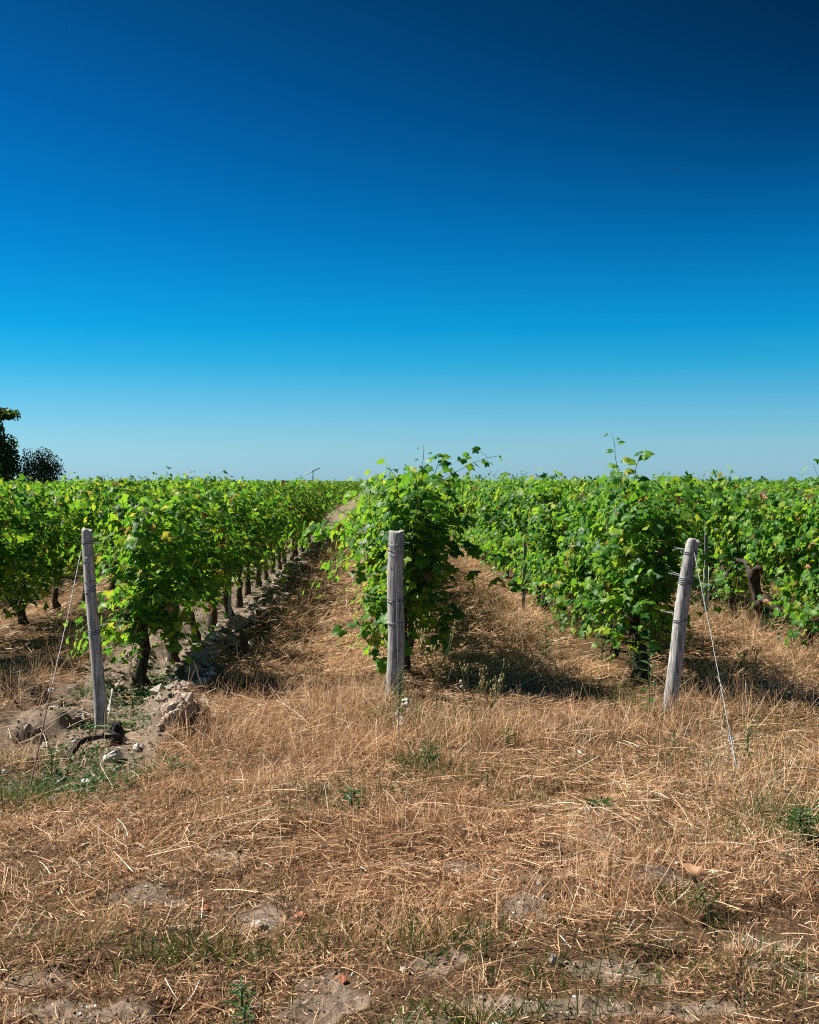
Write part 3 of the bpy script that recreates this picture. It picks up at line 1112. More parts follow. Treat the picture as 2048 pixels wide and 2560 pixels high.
# the vines beyond, reading as one mass
def far_vines():
    pos, siz, nr = [], [], []
    for k in range(-34, 35):
        xk = rowx(k)
        ys0 = np.arange(8.8, 165, 1.2)
        lim0 = 34.0 if abs(k) <= 1 else (30 if abs(k) <= 3 else 26)
        if abs(k) > 6:
            lim0 = 0
        if k == 0:
            lim0 = 20
        ys0 = ys0[(ys0 > lim0) & (np.abs(xk) < .385 * ys0 + 1.5)]
        for y in ys0:
            cnt = int(np.clip(330 * (26 / y) ** 1.35, 34, 330))
            s = .125 * np.clip((y / 26) ** .62, 1, 2.6)
            tall_ = 1.49 + RNG.normal(0, .035)
            u = RNG.uniform(0, 1, cnt)
            z = .34 + (tall_ - .34) * np.sqrt(u * .9 + .1 * RNG.uniform(0, 1, cnt))
            wz = .12 + .16 * np.sin(np.clip((z - .25) / 1.25, 0, 1) * np.pi)
            sgn = RNG.choice([-1, 1], cnt)
            xx = xk + sgn * wz * np.sqrt(RNG.uniform(.1, 1, cnt)) + RNG.normal(0, .05, cnt)
            yy = y + RNG.uniform(-.62, .62, cnt)
            pos.append(np.stack([xx, yy, z], -1))
            siz.append(np.full(cnt, s) * RNG.uniform(.7, 1.15, cnt))
            nr.append(np.stack([sgn * .5, np.full(cnt, -.1), np.full(cnt, .6)], -1))
    pos = np.concatenate(pos)
    siz = np.concatenate(siz)
    nr = np.concatenate(nr) + RNG.normal(0, .45, pos.shape) + SUNV * .3
    tip = RNG.normal(0, .5, pos.shape) + np.array([0, 0, -.6])
    V, F, T = leaf_cloud(pos, frames(nr, tip), siz, FAR_T)
    print('far leaves', len(pos))
    obj('distant_vine_rows', mesh_np('distant_vine_rows', V, F, M_LEAF, T), kind='stuff')


far_vines()
print('objects', len(COL.objects))


# ------------------------------------------------------------------ wooden end posts
def post_mesh(h, r0, r1, bend, seed, sides=28, flat=None, chip=None, crack=3):
    rs = np.random.default_rng(seed)
    n = 46
    z = np.concatenate([np.linspace(-.25, h - .012, n - 2), [h - .004, h]])
    k = np.clip(z / h, 0, 1)
    r = r0 + (r1 - r0) * k
    r[-2] *= .985
    r[-1] *= .93
    ang = np.arange(sides) / sides * 2 * np.pi
    cr = rs.uniform(0, 2 * np.pi, crack + 4)
    dep = rs.uniform(.05, .16, crack + 4)
    cw = rs.uniform(.06, .13, crack + 4)
    V = []
    for i in range(n):
        rr = np.full(sides, r[i])
        rr *= 1 + .035 * np.sin(ang * 2 + 1 + z[i] * 2) + .028 * np.sin(ang * 3 + z[i] * 3.3 + seed) + .025 * np.cos(ang + 5 * vn(np.full(sides, z[i] * 2.5), np.full(sides, 1.5), seed + 3)) * vn(np.full(sides, z[i] * 5), np.full(sides, .5), seed + 4)
        for c, d, w in zip(cr, dep, cw):
            cc = c + .10 * math.sin(z[i] * 3 + c) + .05 * math.sin(z[i] * 11 + c)
            da = np.angle(np.exp(1j * (ang - cc)))
            rr *= 1 - d * np.exp(-(da / w) ** 2) * (.35 + .65 * abs(math.sin(z[i] * 2.1 + c)))
        zz = np.full(sides, z[i])
        if i >= n - 3:
            zz = zz + .006 * np.sin(ang * 2 + seed) + .003 * rs.normal(0, 1, sides)
            if chip is not None:
                da = np.angle(np.exp(1j * (ang - chip)))
                zz = zz - .022 * np.exp(-(da / .5) ** 2)
        ox, oy = bend(z[i])
        V.append(np.stack([ox + np.cos(ang) * rr, oy + np.sin(ang) * rr, zz], -1))
    V = np.concatenate(V)
    idx = np.arange(n * sides).reshape(n, sides)
    nx = np.roll(idx, -1, 1)
    F = np.stack([idx[:-1], nx[:-1], nx[1:], idx[1:]], -1).reshape(-1, 4)
    ox, oy = bend(h)
    cap = V[idx[-1]]
    inner = (cap - [ox, oy, 0]) * [.5, .5, 1] + [ox, oy, -.003]
    V = np.concatenate([V, inner, [[ox, oy, cap[:, 2].mean() - .004]]])
    i2 = np.arange(sides) + n * sides
    F2 = np.stack([idx[-1], nx[-1], np.roll(i2, -1), i2], -1)
    T2 = np.stack([i2, np.roll(i2, -1), np.full(sides, n * sides + sides)], -1)
    return V, [np.concatenate([F, F2]), T2]


def wrap(bend, z, rad, turns, tilt=.0, wr=.0021, ph=0.0, m=None, drop=.012, ang0=0.0):
    """A wire wound round a post."""
    t = np.linspace(0, 1, int(22 * turns) + 2)
    a = ang0 + t * turns * 2 * np.pi
    p = []
    for tt, aa in zip(t, a):
        zz = z - drop * tt * turns + tilt * math.sin(aa + ph)
        ox, oy = bend(zz)
        p.append((ox + math.cos(aa) * rad, oy + math.sin(aa) * rad, zz))
    return mesh_np('wire_tie', *join([tube(np.array(p), wr, 5)]), m or M_WIRE)


def strand(points, r, twists=0, gap=.0022):
    """One wire, or two twisted together."""
    pts = np.array(points, float)
    if not twists:
        return tube(pts, r * .8, 5)
    n = twists * 8
    t = np.linspace(0, len(pts) - 1, n)
    c = np.stack([np.interp(t, np.arange(len(pts)), pts[:, j]) for j in range(3)], -1)
    d = pts[-1] - pts[0]
    d /= np.linalg.norm(d)
    a = np.cross(d, [0, 1, 0])
    a /= np.linalg.norm(a)
    b = np.cross(d, a)
    w = np.linspace(0, 2 * np.pi * twists, n)
    w = w + .6 * np.sin(w * .37)
    g = gap * (1 + .4 * np.sin(w * .21 + 1))
    out = []
    for s in (0, np.pi):
        out.append(tube(c + (np.cos(w + s) * g)[:, None] * a + (np.sin(w + s) * g)[:, None] * b, r, 5))
    return join(out)


def post(px, py, h, r0, r1, bend, seed, m, label, wraps, chip=None):
    X0, Y0 = ground_at(px, py)
    root = bpy.data.objects.new('wooden_post', None)
    COL.objects.link(root)
    z0 = zat(X0, Y0)
    root.location = (X0, Y0, z0)
    root['label'], root['category'], root['group'] = label, 'post', 'wooden end posts of the vine rows'
    V, F = post_mesh(h - z0, r0, r1, bend, seed, chip=chip)
    obj('shaft', mesh_np('shaft', V, F, m), root)
    for (z, turns, tilt, mm, ph) in wraps:
        rr = (r0 + (r1 - r0) * z / h) * 1.05 + .0015
        obj('wire_tie', wrap(bend, z - z0, rr, turns, tilt, .0021, ph, mm), root)
    return root, X0, Y0, z0


bl = lambda z: (-.072 * z + .006 * math.sin(z * 5), .03 * z)
bm_ = lambda z: (.044 * z + .016 * math.sin(z * 4.6 + .4) * (z < .8) + (.016 * math.sin(.8 * 4.6 + .4) * (z >= .8)), .02 * z)
br_ = lambda z: (.112 * z + .030 * (z ** 1.6) + .006 * math.sin(z * 6), .04 * z)
PL = post(253, 1800, 1.20, .0375, .034, bl, 3, M_WOOD, 'slim straight grey post with chipped top on the bare earth, twisted guy wire beside it',
          [(1.135, 2, .004, M_DARKWIRE, 0), (1.03, 1, .028, M_WIRE, 1.6), (.885, 1.5, .006, M_DARKWIRE, .5), (.845, 1, .014, M_DARKWIRE, .9), (.825, 2, .004, M_WIRE, 2), (.575, 3, .004, M_DARKWIRE, 1)], chip=-.6)
PM = post(980, 1760, 1.165, .056, .0525, bm_, 8, M_WOOD, 'thick round grey post standing upright with a single wire down its face',
          [(1.09, 2, .006, M_WIRE, .7), (1.055, 1, .022, M_DARKWIRE, 2.2), (1.04, 1, .024, M_WIRE, .4), (.72, 2, .004, M_DARKWIRE, 1), (.70, 1, .004, M_WIRE, 2), (.565, 1, .008, M_WIRE, .3), (.55, 1, .012, M_DARKWIRE, 2.4)])
PR = post(1672, 1785, 1.125, .046, .042, br_, 5, M_WOOD2, 'pinkish grey post leaning to one side with pale flat top and loose wire tails',
          [(1.055, 2, .004, M_DARKWIRE, 1), (.89, 2.5, .006, M_WIRE, 2), (.865, 2, .006, M_DARKWIRE, .4), (.62, 2, .008, M_DARKWIRE, 1.5)], chip=-.9)


# guy wires, each with the rod or eye that holds it in the ground
def guy(label, top, low, foot, m_low, twists):
    root = bpy.data.objects.new('guy_wire', None)
    COL.objects.link(root)
    root.location = foot
    root['label'], root['category'], root['group'] = label, 'guy wire', 'guy wires of the end posts'
    f = np.array(foot)
    top, low = np.array(top) - f, np.array(low) - f
    mid = (top + low) / 2 + np.array([.004, 0, -.006])
    obj('wire', mesh_np('wire', *join([strand([top, mid, low], .0015, twists * 2, .0012)]), M_WIRE if twists else M_DARKWIRE), root)
    d = (low - top) / np.linalg.norm(low - top)
    obj('anchor_rod', mesh_np('anchor_rod', *join([tube(np.array([low - d * .05, low, np.zeros(3), d * .15]), .0042, 6)]), m_low), root)
    t = np.linspace(0, 2 * np.pi, 14)
    s = np.cross(d, [0, 1, 0])
    s /= np.linalg.norm(s)
    obj('eye_loop', mesh_np('eye_loop', *join([tube(np.array([low + d * .0 + (np.cos(a) * s + np.sin(a) * d) * .014 for a in t]), .0028, 5)]), M_WIRE), root)


def post_pt(P, b, z, dy=-.055, dx=0):
    ox, oy = b(z - P[3])
    return (P[1] + ox + dx, P[2] + oy + dy, z)


def gp(px, py, dz=0):
    x, y = ground_at(px, py)
    return (x, y, zat(x, y) + dz)


fl = gp(72, 1958)
tl = post_pt(PL, bl, 1.06, -.03, -.035)
guy('twisted guy wire with brown rod, running from the slim post down to the bare earth', tl, tuple(np.array(tl) * .37 + np.array(fl) * .63), fl, M_RUST, 24)
fr_ = gp(1843, 1935)
tr_ = post_pt(PR, br_, 1.04, -.05, .01)
guy('shiny twisted guy wire running from the leaning post down into the straw', tr_, tuple(np.array(tr_) * .12 + np.array(fr_) * .88), fr_, M_STAKE, 30)
fm = gp(998, 1880)
tm = post_pt(PM, bm_, 1.06, -.06, -.012)
guy('single straight wire hanging down the face of the thick middle post into the grass', tm, tuple(np.array(tm) * .15 + np.array(fm) * .85), fm, M_RUST, 0)


# trellis wires along the rows
def trellis(k, P, b, zs, nm):
    for z, lv in zip(zs, ('upper', 'middle', 'lower')):
        p0 = np.array(post_pt(P, b, z, .03))
        xe = rowx(k)
        pts = [p0, (p0[0] * .6 + xe * .4, p0[1] + .5, z + .01), (xe, p0[1] + 3, z + .01), (xe, 34, z + .02)]
        o = obj('trellis_wire', mesh_np('trellis_wire', *join([strand(pts, .0018)]), M_WIRE), label=f'{lv} trellis wire running back through the leaves from {nm}', cat='wire', group='trellis wires strung along the rows')
        # tail twisted back at the post
        rs = np.random.default_rng(int(z * 100) + k)
        q = [p0]
        for i in range(3 if k > 0 else 2):
            q.append(q[-1] + np.array([(-.035 if k > 0 else .03) + rs.normal(0, .006), .02, rs.normal(.004, .008)]))
        obj('wire_tail', mesh_np('wire_tail', *join([strand(q, .0017, 5, .003)]), M_WIRE), o)


trellis(-1, PL, bl, (1.10, .84, .575), 'the slim post')
trellis(0, PM, bm_, (1.08, .71, .55), 'the thick middle post')
trellis(1, PR, br_, (1.05, .885, .62), 'the leaning post')
for z, nm in ((1.08, 'upper'), (.80, 'lower')):
    o = obj('trellis_wire', mesh_np('trellis_wire', *join([strand([(3.74, 8.6, z), (3.72, 12, z - .015), (3.75, 16, z), (3.75, 30, z)], .002)]), M_WIRE),
            label=f'{nm} wire showing in the gap of the row beyond the leaning post', cat='wire', group='trellis wires strung along the rows')


# metal stakes
def stake(k, y, h, label, dx=0.0, lean=0.0):
    x = rowx(k) + dx
    root = bpy.data.objects.new('metal_stake', None)
    COL.objects.link(root)
    root.location = (x, y, zat(x, y))
    root.rotation_euler = (0, lean, 0)
    root['label'], root['category'], root['group'] = label, 'stake', 'metal stakes in the vine rows'
    w, d, t = .018, .015, .003
    prof = np.array([(-w, -d), (w, -d), (w, d), (w - t, d), (w - t, -d + t), (-w + t, -d + t), (-w + t, d), (-w, d)])
    n = len(prof)
    V = np.concatenate([np.column_stack([prof, np.full(n, -.2)]), np.column_stack([prof, np.full(n, h)])])
    i = np.arange(n)
    F = np.stack([i, (i + 1) % n, (i + 1) % n + n, i + n], -1)
    top = np.array([[8, 9, 12, 15], [9, 10, 11, 12], [8, 15, 14, 13]])
    obj('profile', mesh_np('profile', V, [F, top[:2]], M_STAKE, smooth=False), root)
    for z in np.arange(.35, h - .05, .14):
        hk = np.array([(-w, -d - .004, z), (-w - .009, -d - .004, z + .004), (-w - .010, -d - .004, z + .016)])
        obj('hook', mesh_np('hook', *join([tube(hk, .0022, 4)]), M_STAKE), root)


stake(-1, 13.7, 1.2, 'grey metal stake showing below the leaves of the bare-earth row', .05)
stake(1, 13.7, 1.06, 'dark metal stake with its top clear of the leaves, behind the leaning post', -.25, .03)
stake(1, 22.9, 1.25, 'small distant metal stake in the row behind the leaning post', -.22)
stake(-1, 29.5, .9, 'distant grey metal stake low in the bare-earth row', .2)
stake(2, 12.9, 1.10, 'dark stake half hidden in leaves of the row beyond the leaning post', -.2)
for dx_ in (-.24, -.19):
    x, y = 3.6 + dx_, 12.3
    obj('thin_rod', mesh_np('thin_rod', *join([tube(np.array([(0, 0, -.1), (.004, 0, .3), (0, 0, .6)]), .0035, 5)]), M_WIRE), loc=(x, y, zat(x, y)),
        label='thin bare ' + ('outer' if dx_ < -.2 else 'inner') + ' rod of the pair beside the gnarled low-armed vine', cat='rod', group='pair of thin rods')


# ------------------------------------------------------------------ stones, clods, wood, leaves on the ground
def lump(name, seed, sx, sy, sz, m, sub=2, rough=.22, flatn=5):
    rs = np.random.default_rng(seed)
    t = (1 + 5 ** .5) / 2
    V = np.array([(-1, t, 0), (1, t, 0), (-1, -t, 0), (1, -t, 0), (0, -1, t), (0, 1, t), (0, -1, -t), (0, 1, -t), (t, 0, -1), (t, 0, 1), (-t, 0, -1), (-t, 0, 1)], float)
    F = [(0, 11, 5), (0, 5, 1), (0, 1, 7), (0, 7, 10), (0, 10, 11), (1, 5, 9), (5, 11, 4), (11, 10, 2), (10, 7, 6), (7, 1, 8), (3, 9, 4), (3, 4, 2), (3, 2, 6), (3, 6, 8), (3, 8, 9), (4, 9, 5), (2, 4, 11), (6, 2, 10), (8, 6, 7), (9, 8, 1)]
    V = list(V / np.linalg.norm(V[0]))
    for _ in range(sub):
        cache, G = {}, []

        def midp(a, b):
            k = (min(a, b), max(a, b))
            if k not in cache:
                v = V[a] + V[b]
                V.append(v / np.linalg.norm(v))
                cache[k] = len(V) - 1
            return cache[k]
        for a, b, c in F:
            ab, bc, ca = midp(a, b), midp(b, c), midp(c, a)
            G += [(a, ab, ca), (b, bc, ab), (c, ca, bc), (ab, bc, ca)]
        F = G
    V = np.array(V)
    for _ in range(flatn):       # knapped facets
        n = rs.normal(0, 1, 3)
        n /= np.linalg.norm(n)
        d = V @ n
        lim = rs.uniform(.5, .8)
        V = V - np.clip(d - lim, 0, None)[:, None] * n
    s = rs.uniform(0, 50, 3)
    V = V * (1 + rough * vn(V[:, 0] * 2.2 + s[0], V[:, 1] * 2.2 + V[:, 2] * 1.7 + s[1], seed) + rough * .5 * vn(V[:, 0] * 5 + s[2], V[:, 2] * 5 + V[:, 1] * 3, seed + 1))[:, None]
    return mesh_np(name, V * [sx, sy, sz], np.array(F), m, smooth=flatn < 3)


STONES = [((285, 1880), .075, .05, .045, M_STONE, 'largest pale angular stone on the bare earth in front of the slim post'),
          ((342, 1862), .028, .024, .026, M_STONE, 'small round white stone just right of the largest pale stone'),
          ((220, 1945), .034, .028, .022, M_STONE, 'rounded white stone at the edge of the straw below the slim post'),
          ((186, 1962), .030, .022, .018, M_STONE, 'pale stone touching the straw edge, the lower of two near the left corner'),
          ((338, 1935), .040, .026, .02, M_STONE, 'flat pale stone half under straw, below the rounded clod'),
          ((293, 1902), .02, .018, .014, M_STONE, 'little white stone just below the largest pale stone'),
          ((157, 1933), .030, .022, .016, M_GREYSTONE, 'greyish stone near the foot of the brown guy rod'),
          ((128, 2010), .028, .02, .02, M_GREYSTONE, 'grey stone at the straw edge below the guy rod foot'),
          ((1018, 1790), .05, .035, .05, M_STONE, 'upper tilted white stone at the foot of the thick middle post'),
          ((1008, 1825), .042, .034, .05, M_STONE, 'lower white block of stone at the foot of the thick middle post'),
          ((1058, 1865), .03, .022, .016, M_GREYSTONE, 'small grey stone in the grass below the two white stones'),
          ((207, 2232), .022, .016, .014, M_STONE, 'white stone alone in the straw of the lower left foreground'),
          ((430, 2325), .012, .01, .009, M_STONE, 'tiny pale stone in the stubble near the green tuft'),
          ((1350, 2230), .012, .01, .014, M_STONE, 'white pebble beside the grey cracked soil patch'),
          ((1365, 2252), .018, .012, .010, M_GREYSTONE, 'grey pebble on the cracked soil patch'),
          ((1495, 2160), .02, .012, .012, M_STONE, 'white chip in the straw in front of the leaning post'),
          ((1690, 2175), .018, .014, .010, M_STONE, 'pale chip left of the large curled brown leaf'),
          ((1785, 2190), .020, .014, .010, M_STONE, 'pale chip right of the large curled brown leaf'),
          ((1450, 1900), .026, .016, .014, M_STONE, 'small white stone in straw between thick and leaning post'),
          ((1885, 1803), .024, .016, .014, M_STONE, 'white stone right of the shiny guy wire'),
          ((1235, 2545), .014, .035, .012, M_STONE, 'elongated white chip at the bottom edge of the picture'),
          ((1385, 2410), .016, .012, .022, M_GREYSTONE, 'bluish grey upright stone in the lower foreground stubble'),
          ((1010, 2165), .016, .012, .01, M_GREYSTONE, 'grey pebble in the straw below the middle post'),
          ((655, 2300), .040, .03, .018, M_GREYSTONE, 'flat grey stone flush with the stubble, lower foreground'),
          ((545, 1555), .05, .04, .03, M_STONE, 'pale stone lying by the third trunk of the bare-earth row'),
          ((500, 1590), .03, .025, .02, M_STONE, 'white stone on the bare bed between second and third trunk'),
          ((420, 1640), .028, .022, .018, M_STONE, 'white stone on the bare bed beside the second trunk'),
          ((1010, 2405), .012, .01, .01, M_GREYSTONE, 'dark pebble in the stubble beside the green grass')]
for i, ((px, py), sx, sy, sz, m, lab) in enumerate(STONES):
    x, y = ground_at(px, py)
    o = obj('stone', lump('stone', 900 + i, sx, sy, sz, m), loc=(x, y, zat(x, y) + sz * .45), label=lab, cat='stone', group='loose stones on the ground')
    o.rotation_euler = (random.gauss(0, .2), random.gauss(0, .2), random.uniform(0, 6))

def clod(seed, sx, sy, sz):
    me = lump('soil_clod', seed, 1, 1, 1, M_CLOD, 4, .30, 4)
    V = np.empty(len(me.vertices) * 3, np.float32)
    me.vertices.foreach_get('co', V)
    V = V.reshape(-1, 3)
    a = np.abs(vn(V[:, 0] * 3 + V[:, 2], V[:, 1] * 3 - V[:, 2] * 2, seed)) + .5 * np.abs(vn(V[:, 0] * 8 + V[:, 2] * 3, V[:, 1] * 8 - V[:, 2] * 6, seed + 2)) + .25 * vn(V[:, 0] * 19 + V[:, 2] * 9, V[:, 1] * 19 - V[:, 2] * 13, seed + 4)
    V = V * (.84 + .22 * a)[:, None] * np.array([sx, sy, sz])
    me.vertices.foreach_set('co', np.ascontiguousarray(V, dtype=np.float32).ravel())
    me.update()
    return me


CLODS = [((450, 1832), .15, .11, .085, 'largest rounded clod of dry earth at the near end of the ridge'),
         ((495, 1800), .10, .10, .07, 'clod leaning on the far side of the largest rounded clod'),
         ((455, 1775), .10, .08, .07, 'knobbly clod on the ridge above the largest rounded clod'),
         ((500, 1700), .12, .12, .08, 'dark hollowed clod on the ridge beside the first vine trunk'),
         ((540, 1655), .10, .10, .08, 'clod higher up the ridge, beyond the first vine trunk'),
         ((200, 1795), .08, .07, .04, 'broad flat clod on the ridge left of the slim post'),
         ((120, 1850), .07, .07, .035, 'low clod at the near end of the left ridge'),
         ((290, 1710), .09, .08, .05, 'clod just behind the slim post on the left ridge'),
         ((330, 1660), .12, .09, .07, 'shaded clod beside the first vine on the left ridge'),
         ((600, 1600), .11, .10, .09, 'dark clod on the ridge by the dry grass fringe'),
         ((640, 1560), .11, .10, .08, 'clod further up the ridge among stones')]
for j_ in range(26):
    yy_ = 8.8 + j_ * .42 + random.uniform(-.15, .15)
    xx_ = -1.36 + random.gauss(0, .09)
    s_ = random.uniform(.05, .11)
    o = obj('soil_clod', clod(1200 + j_, s_, s_ * random.uniform(.6, 1), s_ * random.uniform(.4, .75)), loc=(xx_, yy_, zat(xx_, yy_) + s_ * .1),
            label='one of the alike clods along the earth ridge further back beside the row', cat='clod', group='clods further back along the earth ridge')
    o.rotation_euler = (random.gauss(0, .2), random.gauss(0, .2), random.uniform(0, 6))
for i, ((px, py), sx, sy, sz, lab) in enumerate(CLODS):
    x, y = ground_at(px, py)
    o = obj('soil_clod', clod(950 + i, sx, sy, sz), loc=(x, y, zat(x, y) + sz * .12), label=lab, cat='clod', group='clods of dry earth along the ridges')
    o.rotation_euler = (random.gauss(0, .15), random.gauss(0, .15), random.uniform(0, 6))

# gravel on the bare bed and crumbs on bare patches
gv = []
rs = np.random.default_rng(77)
gx = np.concatenate([rs.uniform(-2.2, -1.25, 900), rs.uniform(-2.2, -1.25, 260)])
gy = np.concatenate([rs.uniform(8.5, 20, 900), rs.uniform(5.8, 8.5, 260)])
gx = np.concatenate([gx, rs.normal(-1.38, .13, 420)])
gy = np.concatenate([gy, 8.0 + 20 * rs.uniform(0, 1, 420) ** 1.5])
bx, by = scatter(9000, 3.0, 5.2)
mk = RNG.uniform(0, 1, len(bx)) < bare(bx, by) * .6
gx, gy = np.concatenate([gx, bx[mk]]), np.concatenate([gy, by[mk]])
n = len(gx)
oct_ = np.array([(1, 0, 0), (-1, 0, 0), (0, 1, 0), (0, -1, 0), (0, 0, 1), (0, 0, -1)], float)
octf = np.array([(0, 2, 4), (2, 1, 4), (1, 3, 4), (3, 0, 4), (2, 0, 5), (1, 2, 5), (3, 1, 5), (0, 3, 5)])
sz = np.where((np.arange(n) >= 1160) & (np.arange(n) < 1580), rs.uniform(.02, .07, n), 0) + np.where((np.arange(n) >= 1160) & (np.arange(n) < 1580), 0, 1) * np.where(gy > 5.5, rs.uniform(.008, .035, n) * rs.uniform(.4, 1, n), rs.uniform(.0025, .0095, n))
A = np.einsum('nij,vj->nvi', rs.normal(0, .25, (n, 3, 3)) + np.eye(3), oct_) * sz[:, None, None] * np.array([1, 1, .65])
A += on_ground(gx, gy, sz * .2)[:, None, :]
F = (np.arange(n)[:, None, None] * 6 + octf[None]).reshape(-1, 3)
m, t_, N_, L_, P_, O_ = mat('gravel')
at = N_.new('ShaderNodeAttribute')
at.attribute_name = 'tint'
r_ = ramp_node(N_, [(0, (.16, .13, .11)), (.5, (.30, .25, .205)), (.85, (.42, .38, .33)), (1, (.6, .58, .54))])
L_.new(at.outputs['Fac'], r_.inputs[0])
L_.new(r_.outputs[0], P_.inputs['Base Color'])
P_.inputs['Roughness'].default_value = .9
obj('gravel', mesh_np('gravel', A.reshape(-1, 3), F, m, np.repeat(rs.uniform(0, 1, n), 6), False), kind='stuff')

# low green herbs on the bare bed
herb = []
hx, hy = [], []
for (px, py, n, sx, sy) in [(360, 1735, 260, .16, .25), (300, 1800, 200, .16, .15), (410, 1690, 150, .12, .3), (160, 1880, 240, .22, .22), (300, 1930, 220, .22, .14), (100, 1960, 200, .22, .14), (660, 1470, 160, .12, 1.0), (520, 1570, 130, .15, .6),
                            (760, 1370, 160, .14, 3.0), (700, 1420, 160, .14, 1.6), (230, 1740, 90, .08, .1)]:
    X0, Y0 = ground_at(px, py)
    hx.append(RNG.normal(X0, sx, n))
    hy.append(RNG.normal(Y0, sy, n))
hx, hy = np.concatenate(hx), np.concatenate(hy)
n = len(hx)
k = 4
hp = np.repeat(on_ground(hx, hy, np.zeros(n)), k, 0) + RNG.normal(0, .018, (n * k, 3)) * [1, 1, 0] + np.stack([np.zeros(n * k), np.zeros(n * k), RNG.uniform(.005, .045, n * k)], -1)
V, F, T = leaf_cloud(hp, frames(np.array([0, 0, 1.0]) + RNG.normal(0, .45, (n * k, 3)), RNG.normal(0, 1, (n * k, 3))), RNG.uniform(.010, .028, n * k), T_MID[:2])
obj('low_green_herbs', mesh_np('low_green_herbs', V, F, M_WEED, T), kind='stuff')


def gnarl(name, pts, rad, m, lab, cat, seed, forks=()):
    rs = np.random.default_rng(seed)
    P = np.array(pts, float)
    n = 14
    t = np.linspace(0, len(P) - 1, n)
    c = np.stack([np.interp(t, np.arange(len(P)), P[:, j]) for j in range(3)], -1) + rs.normal(0, rad * .18, (n, 3))
    org = c[0].copy()
    parts = [tube(c - org, np.linspace(rad, rad * .55, n) * (1 + rs.normal(0, .14, n)), 9, .15, rs)]
    for (i, d, l) in forks:
        q = c[i] - org
        parts.append(tube(np.array([q, q + np.array(d) * l * .5, q + np.array(d) * l + rs.normal(0, .01, 3)]), [rad * .45, rad * .3, rad * .18], 7, .1, rs))
    return obj(name, mesh_np(name, *join(parts), m), loc=tuple(org), label=lab, cat=cat)


gnarl('dead_branch', [gp(165, 1885, .02), gp(200, 1862, .05), gp(250, 1850, .06), gp(305, 1838, .06)], .021, M_DEADWOOD, 'dark gnarled dead branch lying across the bare earth below the slim post', 'branch', 1, [(9, (.3, .2, .5), .08), (5, (-.5, -.4, .3), .06)])
gnarl('dead_branch', [gp(48, 1892, .015), gp(90, 1890, .02), gp(140, 1884, .02)], .02, M_DEADWOOD, 'shorter blackened branch lying under the brown guy rod', 'branch', 2)
gnarl('dead_stump', [gp(288, 1838, -.03), gp(290, 1836, .05), gp(293, 1836, .115)], .045, M_DEADWOOD, 'short blackened stump right beside the foot of the slim post', 'stump', 3)
gnarl('dead_branch', [gp(272, 1772, .0), gp(274, 1765, .06), gp(281, 1752, .13)], .012, M_GREYSTONE, 'pale broken twig standing just right of the slim post', 'twig', 4, [(8, (-.6, 0, .6), .04)])
gnarl('dead_branch', [gp(318, 1722, .03), gp(328, 1745, .02), gp(325, 1768, .02)], .006, M_REDLEAF, 'thin reddish twig on the herbs in front of the first vine trunk', 'twig', 5)
gnarl('dead_cane', [gp(1540, 1680, .42), gp(1575, 1705, .30), gp(1620, 1720, .26), gp(1650, 1722, .26)], .006, bark_material('red_cane', (.05, .02, .015), (.12, .05, .035), (.2, .1, .06)), 'thin reddish cane arching under the vine left of the leaning post', 'cane', 6)
gnarl('dead_cane', [gp(1280, 1622, .02), gp(1340, 1624, .05), gp(1400, 1632, .02)], .004, M_BUD, 'long pale cane lying across the right alley at the shade edge', 'cane', 7)


def dead_leaf(px, py, size, m, lab, seed, curl=2.2, lift=.012):
    V, F = leaf_template(17, seed, 2, .12, curl)
    x, y = ground_at(px, py)
    o = obj('dead_leaf', mesh_np('dead_leaf', V, F, m), loc=(x, y, zat(x, y) + lift + size * .18), label=lab, cat='dead leaf', group='dead leaves fallen on the straw')
    o.scale = (size,) * 3
    o.rotation_euler = (random.gauss(0, .4), random.gauss(0, .4), random.uniform(0, 6))
    return o


